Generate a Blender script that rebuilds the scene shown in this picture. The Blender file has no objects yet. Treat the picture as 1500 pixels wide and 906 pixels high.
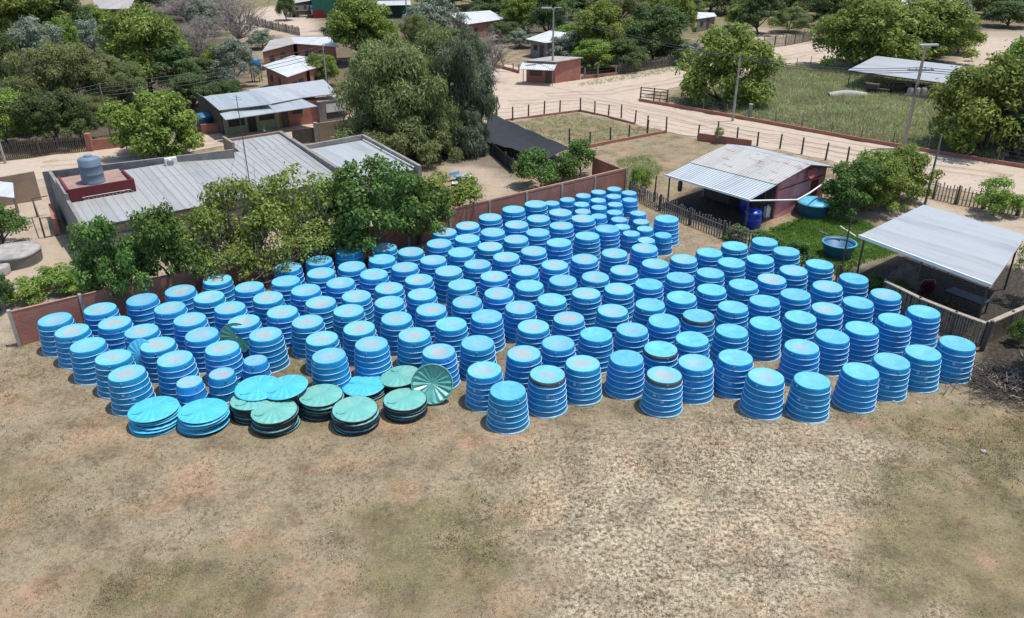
import bpy, math, random
import numpy as np
from mathutils import Vector, Matrix

random.seed(11)
RNG = np.random.default_rng(11)
scene = bpy.context.scene
COL = scene.collection

# ------------------------------------------------------------------ camera
CAM_H, CAM_F = 20.48, 1165.0          # metres above the ground, focal length in pixels of a 1500 px wide frame
PITCH, ROLL = math.radians(26.62), math.radians(-0.16)
cam_data = bpy.data.cameras.new('camera')
cam_data.sensor_width = 36.0
cam_data.lens = CAM_F / 1500.0 * 36.0
cam_data.clip_end = 2000.0
cam_data.clip_start = 0.5
cam = bpy.data.objects.new('camera', cam_data)
COL.objects.link(cam)
cam.matrix_world = Matrix.Translation((0, 0, CAM_H)) @ Matrix.Rotation(math.pi / 2 - PITCH, 4, 'X') @ Matrix.Rotation(ROLL, 4, 'Z')
scene.camera = cam

# ------------------------------------------------------------------ daylight
SUN_EL, SUN_AZ = 74.0, 8.0           # elevation; azimuth measured from +X towards +Y
world = bpy.data.worlds.new('World')
scene.world = world
world.use_nodes = True
wn = world.node_tree.nodes
sky = wn.new('ShaderNodeTexSky')
sky.sky_type = 'NISHITA'
sky.sun_disc = False
sky.sun_elevation = math.radians(SUN_EL)
sky.sun_rotation = math.radians(90.0 - SUN_AZ)
sky.air_density = 1.0
sky.dust_density = 1.2
world.node_tree.links.new(sky.outputs[0], wn['Background'].inputs[0])
wn['Background'].inputs[1].default_value = 0.15
sun_data = bpy.data.lights.new('sun', 'SUN')
sun_data.energy = 3.7
sun_data.angle = math.radians(0.53)
sun_data.color = (1.0, 0.955, 0.88)
sun = bpy.data.objects.new('sun', sun_data)
COL.objects.link(sun)
_e, _a = math.radians(SUN_EL), math.radians(SUN_AZ)
sun_dir = Vector((math.cos(_e) * math.cos(_a), math.cos(_e) * math.sin(_a), math.sin(_e)))
sun.rotation_euler = sun_dir.to_track_quat('Z', 'Y').to_euler()
sun.location = sun_dir * 120
scene.view_settings.view_transform = 'Standard'
scene.view_settings.look = 'None'
scene.view_settings.exposure = 0.30
scene.view_settings.gamma = 1.0
scene.view_settings.use_curve_mapping = False
scene.cycles.max_bounces = 6
scene.cycles.transparent_max_bounces = 6

# ------------------------------------------------------------------ helpers
def at(x, y, h=0.0):
    """Survey helper: the point of the place at height h that the photograph shows at pixel x, y (1500 x 906)."""
    u, v = x - 750.0, y - 453.0
    c, s = math.cos(ROLL), math.sin(ROLL)
    u, v = c * u + s * v, -s * u + c * v
    d = Vector((u / CAM_F, math.cos(PITCH) - v / CAM_F * math.sin(PITCH), -math.sin(PITCH) - v / CAM_F * math.cos(PITCH)))
    p = d * ((h - CAM_H) / d.z)
    return Vector((p.x, p.y, h))

def pix(p):
    Z = p[2] - CAM_H
    zc = p[1] * math.cos(PITCH) - Z * math.sin(PITCH)
    yc = -(p[1] * math.sin(PITCH) + Z * math.cos(PITCH))
    u, v = CAM_F * p[0] / zc, CAM_F * yc / zc
    c, s = math.cos(ROLL), math.sin(ROLL)
    return 750 + c * u - s * v, 453 + s * u + c * v

def height_at(base, ytop):
    lo, hi = 0.0, 30.0
    for _ in range(40):
        m = (lo + hi) / 2
        if pix((base.x, base.y, m))[1] > ytop: lo = m
        else: hi = m
    return lo

def metres_per_px(p):
    zc = p[1] * math.cos(PITCH) - (p[2] - CAM_H) * math.sin(PITCH)
    return zc / CAM_F

class MB:
    """collects faces and links them as one mesh object"""
    def __init__(s): s.v, s.f, s.uv, s.mi, s.sm = [], [], [], [], []
    def face(s, pts, uv=None, mi=0, smooth=False):
        n = len(s.v)
        s.v += [tuple(p) for p in pts]
        s.f.append(list(range(n, n + len(pts))))
        if uv is None:
            p0 = Vector(pts[0]); e1 = (Vector(pts[1]) - p0)
            L = e1.length or 1.0; e1 = e1 / L
            nn = e1.cross(Vector(pts[-1]) - p0)
            e2 = nn.cross(e1)
            e2 = e2.normalized() if e2.length > 1e-9 else Vector((0, 0, 1))
            uv = [((Vector(p) - p0).dot(e1), (Vector(p) - p0).dot(e2)) for p in pts]
        s.uv.append(uv); s.mi.append(mi); s.sm.append(smooth)
    def grid(s, rows, closed=True, mi=0, smooth=True):
        """rows of points sharing vertices"""
        base = len(s.v); n = len(rows[0])
        for r in rows: s.v += [tuple(p) for p in r]
        for i in range(len(rows) - 1):
            for j in range(n if closed else n - 1):
                k = (j + 1) % n
                s.f.append([base + i * n + j, base + i * n + k, base + (i + 1) * n + k, base + (i + 1) * n + j])
                s.uv.append([(j, i), (j + 1, i), (j + 1, i + 1), (j, i + 1)]); s.mi.append(mi); s.sm.append(smooth)
    def prism(s, foot, ztop, zbot=0.0, mi=0):
        n = len(foot)
        zt = ztop if hasattr(ztop, '__len__') else [ztop] * n
        zb = zbot if hasattr(zbot, '__len__') else [zbot] * n
        for i in range(n):
            j = (i + 1) % n
            a, b = foot[i], foot[j]
            L = math.hypot(b[0] - a[0], b[1] - a[1])
            s.face([(a[0], a[1], zb[i]), (b[0], b[1], zb[j]), (b[0], b[1], zt[j]), (a[0], a[1], zt[i])],
                   [(0, zb[i]), (L, zb[j]), (L, zt[j]), (0, zt[i])], mi)
        s.face([(p[0], p[1], z) for p, z in zip(foot, zt)], None, mi)
        s.face([(p[0], p[1], z) for p, z in zip(foot, zb)][::-1], None, mi)
    def wall(s, p, q, z0, z1, t=0.15, mi=0, z1b=None):
        d = Vector((q[0] - p[0], q[1] - p[1])); d.normalize()
        n = Vector((d.y, -d.x)) * t / 2
        z1b = z1 if z1b is None else z1b
        s.prism([(p[0] + n.x, p[1] + n.y), (q[0] + n.x, q[1] + n.y), (q[0] - n.x, q[1] - n.y), (p[0] - n.x, p[1] - n.y)], [z1, z1b, z1b, z1], z0, mi)
    def box(s, c, size, rz=0.0, mi=0):
        hx, hy = size[0] / 2, size[1] / 2
        cr, sr = math.cos(rz), math.sin(rz)
        foot = [(c[0] + cr * a - sr * b, c[1] + sr * a + cr * b) for a, b in ((-hx, -hy), (hx, -hy), (hx, hy), (-hx, hy))]
        s.prism(foot, c[2] + size[2] / 2, c[2] - size[2] / 2, mi)
    def slab(s, pts, th=0.06, mi=0):
        lo = [Vector(p) - Vector((0, 0, th)) for p in pts]
        s.face(pts, None, mi)
        s.face(lo[::-1], None, mi)
        n = len(pts)
        for i in range(n):
            j = (i + 1) % n
            s.face([lo[i], lo[j], pts[j], pts[i]], None, mi)
    def tube(s, pts, rad, n=7, mi=0, cap=True):
        pts = [Vector(p) for p in pts]
        rad = rad if hasattr(rad, '__len__') else [rad] * len(pts)
        rows = []
        for i, p in enumerate(pts):
            d = (pts[min(i + 1, len(pts) - 1)] - pts[max(i - 1, 0)]).normalized()
            a = d.cross(Vector((0, 0, 1)) if abs(d.z) < .95 else Vector((1, 0, 0))).normalized()
            b = d.cross(a)
            rows.append([p + (a * math.cos(t) + b * math.sin(t)) * rad[i] for t in [k * 2 * math.pi / n for k in range(n)]])
        s.grid(rows, True, mi)
        if cap:
            s.face(rows[0], None, mi); s.face(rows[-1][::-1], None, mi)
    def lathe(s, prof, n=32, c=(0, 0, 0), mi=0, smooth=True, fn=None):
        rows = []
        for r, z in prof:
            row = []
            for k in range(n):
                a = k * 2 * math.pi / n
                dz = fn(r, a) if fn else 0
                row.append((c[0] + r * math.cos(a), c[1] + r * math.sin(a), c[2] + z + dz))
            rows.append(row)
        s.grid(rows, True, mi, smooth)
    def mesh(s, name, mats):
        me = bpy.data.meshes.new(name)
        me.from_pydata(s.v, [], s.f)
        uvl = me.uv_layers.new(name='UVMap')
        flat = [c for f in s.uv for p in f for c in p]
        uvl.data.foreach_set('uv', flat)
        me.polygons.foreach_set('material_index', s.mi)
        me.polygons.foreach_set('use_smooth', s.sm)
        for m in (mats if isinstance(mats, (list, tuple)) else [mats]): me.materials.append(m)
        me.update()
        return me
    def build(s, name, mats, parent=None, world=False):
        if parent is not None and world:
            o = parent.location
            s.v = [(p[0] - o.x, p[1] - o.y, p[2] - o.z) for p in s.v]
        return link(name, s.mesh(name, mats), parent)

def link(name, me, parent=None, loc=(0, 0, 0), rz=0.0):
    o = bpy.data.objects.new(name, me)
    COL.objects.link(o)
    o.location = loc; o.rotation_euler = (0, 0, rz)
    if parent is not None: o.parent = parent
    return o

def tag(o, label=None, cat=None, group=None, kind=None):
    if label: o['label'] = label
    if cat: o['category'] = cat
    if group: o['group'] = group
    if kind: o['kind'] = kind
    return o

def thing(name, label, cat, loc=(0, 0, 0), rz=0.0, group=None):
    o = bpy.data.objects.new(name, None)
    o.empty_display_size = 0.3
    COL.objects.link(o)
    o.location = loc; o.rotation_euler = (0, 0, rz)
    return tag(o, label, cat, group)

WORDS = ['zeroth', 'first', 'second', 'third', 'fourth', 'fifth', 'sixth', 'seventh', 'eighth', 'ninth', 'tenth', 'eleventh', 'twelfth',
         'thirteenth', 'fourteenth', 'fifteenth', 'sixteenth']

# ------------------------------------------------------------------ materials
def new_mat(name):
    m = bpy.data.materials.new(name); m.use_nodes = True
    nt = m.node_tree
    return m, nt, nt.nodes, nt.links, nt.nodes['Principled BSDF']

def ramp(nodes, stops, interp='LINEAR'):
    r = nodes.new('ShaderNodeValToRGB')
    r.color_ramp.interpolation = interp
    e = r.color_ramp.elements
    while len(e) < len(stops): e.new(0.5)
    for i, (p, c) in enumerate(stops):
        e[i].position = p; e[i].color = (*c, 1) if len(c) == 3 else c
    return r

def noise(nodes, links, scale, vec=None, detail=4, rough=.55):
    n = nodes.new('ShaderNodeTexNoise')
    n.inputs['Scale'].default_value = scale; n.inputs['Detail'].default_value = detail; n.inputs['Roughness'].default_value = rough
    if vec is not None: links.new(vec, n.inputs['Vector'])
    return n

def mixc(nodes, links, fac, a, b, mode='MIX'):
    m = nodes.new('ShaderNodeMix'); m.data_type = 'RGBA'; m.blend_type = mode
    for val, idx in ((fac, 0), (a, 6), (b, 7)):
        if hasattr(val, 'links'): links.new(val, m.inputs[idx])
        elif idx == 0: m.inputs[0].default_value = val
        else: m.inputs[idx].default_value = (*val, 1)
    return m.outputs[2]

def mathn(nodes, links, op, a, b=None, clamp=False):
    m = nodes.new('ShaderNodeMath'); m.operation = op; m.use_clamp = clamp
    for i, val in enumerate((a, b)):
        if val is None: continue
        if hasattr(val, 'links'): links.new(val, m.inputs[i])
        else: m.inputs[i].default_value = val
    return m.outputs[0]

def plain(name, col, rough=.6, var=.18, scale=3.0, metal=0.0, bump=0.0, dirt=None, dirt_amt=.5, spec=.5):
    """a slightly mottled surface in object space"""
    m, nt, N, L, B = new_mat(name)
    tc = N.new('ShaderNodeTexCoord')
    n = noise(N, L, scale, tc.outputs['Object'], 6, .6)
    lo = tuple(c * (1 - var) for c in col); hi = tuple(min(1, c * (1 + var)) for c in col)
    r = ramp(N, [(.3, lo), (.7, hi)])
    L.new(n.outputs[0], r.inputs[0])
    out = r.outputs[0]
    if dirt:
        n2 = noise(N, L, scale * .35, tc.outputs['Object'], 8, .65)
        r2 = ramp(N, [(.48, (0, 0, 0)), (.68, (dirt_amt,) * 3)])
        L.new(n2.outputs[0], r2.inputs[0])
        out = mixc(N, L, r2.outputs[0], out, dirt)
    L.new(out, B.inputs['Base Color'])
    B.inputs['Roughness'].default_value = rough; B.inputs['Metallic'].default_value = metal
    B.inputs['Specular IOR Level'].default_value = spec
    if bump:
        b = N.new('ShaderNodeBump'); b.inputs['Strength'].default_value = bump; b.inputs['Distance'].default_value = .03
        L.new(n.outputs[0], b.inputs['Height']); L.new(b.outputs[0], B.inputs['Normal'])
    return m

def sheet_metal(name, col, pitch=.3, rough=.5, rust=0.0, metal=.25, panel=1.05, relief=.8, seam=.35):
    """corrugated roofing, u across the sheets, v down the slope"""
    m, nt, N, L, B = new_mat(name)
    uv = N.new('ShaderNodeUVMap'); sep = N.new('ShaderNodeSeparateXYZ'); L.new(uv.outputs[0], sep.inputs[0])
    w = mathn(N, L, 'SINE', mathn(N, L, 'MULTIPLY', sep.outputs[0], 2 * math.pi / pitch))
    b = N.new('ShaderNodeBump'); b.inputs['Strength'].default_value = relief; b.inputs['Distance'].default_value = .022
    L.new(w, b.inputs['Height']); L.new(b.outputs[0], B.inputs['Normal'])
    mp = N.new('ShaderNodeMapping'); mp.inputs['Scale'].default_value = (1.6, .22, 1); L.new(uv.outputs[0], mp.inputs[0])
    n = noise(N, L, 1.6, mp.outputs[0], 6, .65)
    pn = mathn(N, L, 'FLOOR', mathn(N, L, 'DIVIDE', sep.outputs[0], panel))
    wn_ = N.new('ShaderNodeTexWhiteNoise'); wn_.noise_dimensions = '1D'; L.new(pn, wn_.inputs['W'])
    s = mathn(N, L, 'ADD', mathn(N, L, 'MULTIPLY', n.outputs[0], .8), mathn(N, L, 'MULTIPLY', wn_.outputs[0], .22))
    r = ramp(N, [(.25, tuple(c * .76 for c in col)), (.5, col), (.85, tuple(min(1, c * 1.15) for c in col))])
    L.new(s, r.inputs[0]); out = r.outputs[0]
    groove = mathn(N, L, 'LESS_THAN', w, -.93)
    out = mixc(N, L, mathn(N, L, 'MULTIPLY', groove, seam), out, tuple(c * .45 for c in col))
    if rust:
        mp2 = N.new('ShaderNodeMapping'); mp2.inputs['Scale'].default_value = (1.0, 2.1, 1); L.new(uv.outputs[0], mp2.inputs[0])
        n2 = noise(N, L, .75, mp2.outputs[0], 7, .6)
        r2 = ramp(N, [(.56, (0, 0, 0)), (.66, (rust,) * 3)]); L.new(n2.outputs[0], r2.inputs[0])
        out = mixc(N, L, r2.outputs[0], out, (.17, .095, .075))
        n3 = noise(N, L, 3.2, mp.outputs[0], 6, .6)
        r3 = ramp(N, [(.55, (0, 0, 0)), (.75, (rust * .55,) * 3)]); L.new(n3.outputs[0], r3.inputs[0])
        out = mixc(N, L, r3.outputs[0], out, (.28, .22, .18))
    L.new(out, B.inputs['Base Color'])
    B.inputs['Roughness'].default_value = rough; B.inputs['Metallic'].default_value = metal
    return m

def brick(name, c1, c2, mortar, scale=1.0, stain=(.12, .09, .07)):
    m, nt, N, L, B = new_mat(name)
    uv = N.new('ShaderNodeUVMap')
    bt = N.new('ShaderNodeTexBrick')
    bt.inputs['Scale'].default_value = 1.0 / scale
    bt.inputs['Color1'].default_value = (*c1, 1); bt.inputs['Color2'].default_value = (*c2, 1); bt.inputs['Mortar'].default_value = (*mortar, 1)
    bt.inputs['Brick Width'].default_value = .28; bt.inputs['Row Height'].default_value = .11; bt.inputs['Mortar Size'].default_value = .012
    bt.inputs['Bias'].default_value = -.1
    L.new(uv.outputs[0], bt.inputs['Vector'])
    tc = N.new('ShaderNodeTexCoord')
    n = noise(N, L, .8, tc.outputs['Object'], 8, .65)
    r = ramp(N, [(.42, (0, 0, 0)), (.72, (.75,) * 3)]); L.new(n.outputs[0], r.inputs[0])
    out = mixc(N, L, r.outputs[0], bt.outputs['Color'], stain)
    L.new(out, B.inputs['Base Color']); B.inputs['Roughness'].default_value = .9
    b = N.new('ShaderNodeBump'); b.inputs['Strength'].default_value = .5; b.inputs['Distance'].default_value = .015; b.invert = True
    L.new(bt.outputs['Fac'], b.inputs['Height']); L.new(b.outputs[0], B.inputs['Normal'])
    return m

def leaf_mat(name, dark, mid, light, trans=.35, clump=.45):
    m, nt, N, L, B = new_mat(name)
    g = N.new('ShaderNodeNewGeometry')
    tc = N.new('ShaderNodeTexCoord')
    oi = N.new('ShaderNodeObjectInfo')
    n = noise(N, L, clump, tc.outputs['Object'], 3, .5)
    s = mathn(N, L, 'ADD', mathn(N, L, 'MULTIPLY', g.outputs['Random Per Island'], .55), mathn(N, L, 'MULTIPLY', n.outputs[0], .6))
    r = ramp(N, [(.22, dark), (.55, mid), (.92, light)])
    L.new(s, r.inputs[0])
    hsv = N.new('ShaderNodeHueSaturation')
    L.new(mathn(N, L, 'ADD', mathn(N, L, 'MULTIPLY', oi.outputs['Random'], .03), .485), hsv.inputs['Hue'])
    L.new(mathn(N, L, 'ADD', mathn(N, L, 'MULTIPLY', oi.outputs['Random'], .25), .88), hsv.inputs['Value'])
    L.new(r.outputs[0], hsv.inputs['Color'])
    L.new(hsv.outputs[0], B.inputs['Base Color'])
    B.inputs['Roughness'].default_value = .62
    B.inputs['Specular IOR Level'].default_value = .25
    tr = N.new('ShaderNodeBsdfTranslucent'); L.new(hsv.outputs[0], tr.inputs[0])
    mx = N.new('ShaderNodeMixShader'); mx.inputs[0].default_value = trans
    L.new(B.outputs[0], mx.inputs[1]); L.new(tr.outputs[0], mx.inputs[2])
    L.new(mx.outputs[0], N['Material Output'].inputs[0])
    return m

M = {}
M['concrete'] = plain('concrete', (.34, .32, .29), .9, .2, 2.5, dirt=(.13, .12, .11), dirt_amt=.6)
M['grey_plaster'] = plain('grey_plaster', (.25, .235, .22), .92, .22, 2.0, dirt=(.12, .11, .1), dirt_amt=.6)
M['tan_block'] = brick('tan_block', (.33, .24, .17), (.29, .21, .15), (.3, .24, .18), 1.3, (.17, .13, .1))
M['beige_wall'] = plain('beige_wall', (.46, .44, .33), .9, .12, 1.5, dirt=(.25, .23, .17), dirt_amt=.5)
M['green_wall'] = plain('green_wall', (.25, .31, .20), .9, .12, 1.5, dirt=(.14, .15, .1), dirt_amt=.5)
M['brick'] = brick('brick', (.40, .125, .08), (.32, .10, .07), (.36, .25, .2), 1.0, (.17, .09, .07))
M['old_brick'] = brick('old_brick', (.42, .15, .10), (.33, .115, .08), (.34, .23, .19), 1.0, (.18, .10, .08))
M['pink_wall'] = plain('pink_wall', (.60, .25, .26), .85, .14, 1.8, dirt=(.22, .09, .08), dirt_amt=.5)
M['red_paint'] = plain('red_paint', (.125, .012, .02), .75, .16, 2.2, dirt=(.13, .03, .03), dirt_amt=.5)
M['roof_grey'] = sheet_metal('roof_grey', (.34, .345, .34), .5, .5, 0.12, .1, relief=.22, seam=.15)
M['roof_white'] = sheet_metal('roof_white', (.58, .60, .61), .25, .5, .15)
M['roof_blue'] = sheet_metal('roof_blue', (.37, .415, .445), .25, .5, 0.05)
M['roof_rust'] = sheet_metal('roof_rust', (.40, .395, .38), .25, .6, .8, .05)
M['roof_plain'] = sheet_metal('roof_plain', (.38, .405, .43), .18, .55, 0.0, .0, panel=.9)
M['roof_smooth'] = sheet_metal('roof_smooth', (.325, .35, .37), .95, .6, .08, 0.0, panel=.95, relief=.06, seam=.09)
M['roof_old'] = sheet_metal('roof_old', (.42, .39, .36), .25, .6, .45)
M['white_paint'] = plain('white_paint', (.74, .73, .7), .5, .06, 3, dirt=(.45, .42, .38), dirt_amt=.4)
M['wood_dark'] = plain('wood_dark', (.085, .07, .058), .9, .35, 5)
M['wood_grey'] = plain('wood_grey', (.20, .175, .15), .9, .3, 6)
M['wood_pale'] = plain('wood_pale', (.33, .285, .235), .9, .3, 6)
M['bark'] = plain('bark', (.13, .10, .08), .95, .35, 8, bump=.5)
M['bark_pale'] = plain('bark_pale', (.25, .22, .2), .95, .3, 8)
M['dark_opening'] = plain('dark_opening', (.02, .02, .022), .6, .2, 3)
M['black_net'] = plain('black_net', (.011, .014, .019), .8, .35, 1.2)
M['wire'] = plain('wire', (.05, .05, .05), .6, .1, 3)
M['steel'] = plain('steel', (.35, .36, .37), .4, .1, 4, metal=.7)
M['galv'] = plain('galv', (.5, .51, .52), .5, .12, 3, metal=.3)
M['stone'] = plain('stone', (.34, .32, .3), .95, .25, 3, bump=.4, dirt=(.16, .15, .14), dirt_amt=.7)
M['stone_side'] = brick('stone_side', (.25, .235, .22), (.19, .18, .17), (.12, .11, .1), 1.6, (.1, .1, .09))
M['royal_plastic'] = plain('royal_plastic', (.012, .045, .36), .35, .1, 3)
M['grey_tank'] = plain('grey_tank', (.13, .19, .25), .6, .1, 2, dirt=(.1, .13, .16), dirt_amt=.4)
M['tub_blue'] = plain('tub_blue', (.03, .15, .29), .5, .14, 2, dirt=(.1, .2, .26), dirt_amt=.4)
M['tub_inside'] = plain('tub_inside', (.035, .10, .15), .6, .2, 2)
M['dish_red'] = plain('dish_red', (.42, .10, .085), .5, .1, 3)
M['green_sheet'] = sheet_metal('green_sheet', (.03, .16, .10), .4, .5)
M['dark_green_sheet'] = sheet_metal('dark_green_sheet', (.02, .06, .045), .4, .5)
M['cloth_red'] = plain('cloth_red', (.25, .03, .03), .9, .2, 3)
M['water'] = plain('water', (.015, .03, .035), .35, .1, 2)
M['thatch'] = plain('thatch', (.27, .215, .15), .95, .4, 9, bump=.4)
M['litter'] = plain('litter', (.14, .12, .095), .95, .6, 6)
M['rubble'] = plain('rubble', (.36, .34, .32), .95, .3, 4)

# tank paints: sides keep their blue, the tops' lighter blue has sunlight put into the colour, under dust
def tank_side():
    m, nt, N, L, B = new_mat('tank_blue')
    tc = N.new('ShaderNodeTexCoord'); oi = N.new('ShaderNodeObjectInfo')
    n = noise(N, L, 2.2, tc.outputs['Object'], 6, .62)
    r = ramp(N, [(.25, (.006, .165, .41)), (.55, (.009, .215, .50)), (.8, (.015, .255, .56))]); L.new(n.outputs[0], r.inputs[0])
    n2 = noise(N, L, 9, tc.outputs['Object'], 6, .7)
    r2 = ramp(N, [(.62, (0, 0, 0)), (.75, (.35,) * 3)]); L.new(n2.outputs[0], r2.inputs[0])
    out = mixc(N, L, r2.outputs[0], r.outputs[0], (.06, .19, .36))
    mp = N.new('ShaderNodeMapping'); mp.inputs['Scale'].default_value = (5, 5, .7); L.new(tc.outputs['Object'], mp.inputs[0])
    n3 = noise(N, L, 1.0, mp.outputs[0], 6, .65); r3 = ramp(N, [(.50, (0, 0, 0)), (.72, (.5,) * 3)]); L.new(n3.outputs[0], r3.inputs[0])
    out = mixc(N, L, r3.outputs[0], out, (.07, .21, .40))
    sz = N.new('ShaderNodeSeparateXYZ'); L.new(tc.outputs['Object'], sz.inputs[0])
    rz_ = ramp(N, [(.02, (.55,) * 3), (.22, (0, 0, 0))]); L.new(mathn(N, L, 'ADD', sz.outputs[2], mathn(N, L, 'MULTIPLY', mathn(N, L, 'SUBTRACT', n2.outputs[0], .5), .3)), rz_.inputs[0])
    out = mixc(N, L, rz_.outputs[0], out, (.22, .22, .20))
    hsv = N.new('ShaderNodeHueSaturation'); L.new(out, hsv.inputs['Color'])
    L.new(mathn(N, L, 'ADD', mathn(N, L, 'MULTIPLY', oi.outputs['Random'], .35), .86), hsv.inputs['Value'])
    L.new(mathn(N, L, 'ADD', mathn(N, L, 'MULTIPLY', oi.outputs['Random'], .02), .488), hsv.inputs['Hue'])
    L.new(hsv.outputs[0], B.inputs['Base Color'])
    B.inputs['Roughness'].default_value = .5; B.inputs['Specular IOR Level'].default_value = .2
    b = N.new('ShaderNodeBump'); b.inputs['Strength'].default_value = .12; b.inputs['Distance'].default_value = .02
    L.new(n2.outputs[0], b.inputs['Height']); L.new(b.outputs[0], B.inputs['Normal'])
    return m
M['tank_blue'] = tank_side()

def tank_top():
    m, nt, N, L, B = new_mat('tank_top_sunlit_blue')
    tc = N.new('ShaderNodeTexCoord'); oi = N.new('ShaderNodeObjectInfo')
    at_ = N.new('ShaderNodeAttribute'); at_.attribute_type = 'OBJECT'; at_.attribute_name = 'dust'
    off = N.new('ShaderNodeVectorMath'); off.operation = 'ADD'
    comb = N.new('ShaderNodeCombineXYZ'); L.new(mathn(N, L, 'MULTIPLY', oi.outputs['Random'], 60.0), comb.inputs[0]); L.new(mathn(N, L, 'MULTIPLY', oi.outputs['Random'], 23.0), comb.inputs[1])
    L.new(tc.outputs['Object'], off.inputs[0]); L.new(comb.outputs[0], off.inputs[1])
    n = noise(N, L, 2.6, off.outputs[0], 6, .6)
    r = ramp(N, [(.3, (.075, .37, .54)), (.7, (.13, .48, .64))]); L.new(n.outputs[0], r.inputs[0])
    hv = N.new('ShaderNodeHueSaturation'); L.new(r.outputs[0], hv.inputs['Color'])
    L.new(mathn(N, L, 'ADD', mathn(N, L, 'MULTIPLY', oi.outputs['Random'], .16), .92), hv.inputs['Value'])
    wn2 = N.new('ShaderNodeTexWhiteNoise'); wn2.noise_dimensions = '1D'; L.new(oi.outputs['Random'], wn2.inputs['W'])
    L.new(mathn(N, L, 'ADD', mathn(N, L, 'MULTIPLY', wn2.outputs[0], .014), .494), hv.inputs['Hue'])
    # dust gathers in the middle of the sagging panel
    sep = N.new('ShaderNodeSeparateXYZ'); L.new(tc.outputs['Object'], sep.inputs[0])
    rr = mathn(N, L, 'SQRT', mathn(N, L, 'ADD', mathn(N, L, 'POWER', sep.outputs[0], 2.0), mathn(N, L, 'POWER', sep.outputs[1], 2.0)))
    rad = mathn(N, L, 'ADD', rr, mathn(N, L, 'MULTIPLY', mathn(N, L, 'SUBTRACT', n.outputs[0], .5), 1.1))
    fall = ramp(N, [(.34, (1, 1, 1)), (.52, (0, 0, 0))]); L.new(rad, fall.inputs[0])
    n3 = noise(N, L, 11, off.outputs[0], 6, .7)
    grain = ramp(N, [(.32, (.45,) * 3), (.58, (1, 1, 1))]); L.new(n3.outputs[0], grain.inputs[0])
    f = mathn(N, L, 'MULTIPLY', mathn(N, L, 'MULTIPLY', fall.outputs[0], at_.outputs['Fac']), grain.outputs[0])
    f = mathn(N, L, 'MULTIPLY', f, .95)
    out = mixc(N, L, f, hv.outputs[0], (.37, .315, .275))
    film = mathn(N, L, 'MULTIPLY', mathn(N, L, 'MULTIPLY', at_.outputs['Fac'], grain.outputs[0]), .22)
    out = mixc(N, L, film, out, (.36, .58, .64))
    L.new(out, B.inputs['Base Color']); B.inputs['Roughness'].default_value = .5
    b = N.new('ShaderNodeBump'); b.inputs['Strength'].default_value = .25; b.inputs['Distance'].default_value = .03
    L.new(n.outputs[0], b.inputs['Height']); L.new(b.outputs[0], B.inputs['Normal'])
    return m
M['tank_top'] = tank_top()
M['hoop'] = plain('hoop_pale_blue', (.55, .74, .95), .45, .15, 5)
M['foot_rim'] = plain('foot_rim_pale', (.20, .45, .62), .5, .3, 4)
M['tank_grime'] = plain('tank_grime', (.035, .05, .06), .7, .4, 4, dirt=(.12, .11, .1), dirt_amt=.6)
M['grime_dust'] = plain('grime_dust', (.5, .47, .44), .9, .2, 6)
M['print'] = plain('print_pale', (.30, .52, .80), .5, .2, 5)
M['fitting'] = plain('fitting_pale', (.12, .26, .40), .5, .1, 5)
M['lid_blue'] = plain('lid_blue', (.07, .45, .67), .45, .14, 1.8, dirt=(.16, .50, .66), dirt_amt=.4)
M['lid_green'] = plain('lid_green', (.13, .40, .355), .5, .16, 1.5, dirt=(.25, .42, .37), dirt_amt=.6)
M['lid_teal'] = plain('lid_teal', (.11, .36, .33), .35, .2, 1.5)
M['skirt_shade_navy'] = plain('skirt_shade_navy', (.006, .015, .03), .5, .3, 3)  # near-black colour paints the shade in the gaps of the lid stacks
M['skirt_blue'] = plain('skirt_blue', (.03, .22, .45), .45, .2, 3)

LEAF = {
 'citrus': leaf_mat('leaf_citrus', (.042, .085, .022), (.10, .195, .042), (.23, .35, .10), .4),
 'olive': leaf_mat('leaf_olive', (0.095, 0.125, 0.045), (0.182, 0.220, 0.082), (0.317, 0.352, 0.140), .35),
 'fresh': leaf_mat('leaf_fresh', (0.075, 0.114, 0.023), (0.195, 0.270, 0.057), (0.416, 0.492, 0.127), .42),
 'yellow': leaf_mat('leaf_yellow', (0.089, 0.149, 0.029), (0.194, 0.283, 0.056), (0.387, 0.476, 0.104), .4),
 'bluish': leaf_mat('leaf_bluish', (.07, .105, .062), (.135, .18, .105), (.24, .295, .18), .35),
 'silver': leaf_mat('leaf_silver', (0.110, 0.152, 0.104), (0.220, 0.275, 0.195), (0.378, 0.427, 0.329), .3),
 'twig': leaf_mat('leaf_twig', (0.183, 0.152, 0.128), (0.305, 0.262, 0.226), (0.439, 0.390, 0.354), .2),
 'dark': leaf_mat('leaf_dark', (0.044, 0.074, 0.028), (0.094, 0.150, 0.048), (0.202, 0.264, 0.098), .35),
}

M['platform'] = plain('platform_concrete', (.30, .20, .17), .9, .2, 2, dirt=(.2, .13, .11), dirt_amt=.5)
# ------------------------------------------------------------------ ground
def poly(*px): return np.array([[at(x, y).x, at(x, y).y] for x, y in px])

def sdist(P, V):
    """signed distance of points P (n,2) to polygon V (m,2), negative inside"""
    d = np.full(len(P), 1e9); inside = np.zeros(len(P), bool)
    for i in range(len(V)):
        a, b = V[i], V[(i + 1) % len(V)]
        e = b - a; w = P - a
        t = np.clip((w @ e) / (e @ e + 1e-9), 0, 1)
        d = np.minimum(d, np.hypot(*(w - t[:, None] * e).T))
        c = ((a[1] > P[:, 1]) != (b[1] > P[:, 1])) & (P[:, 0] < (b[0] - a[0]) * (P[:, 1] - a[1]) / (b[1] - a[1] + 1e-12) + a[0])
        inside ^= c
    return np.where(inside, -d, d)

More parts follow.
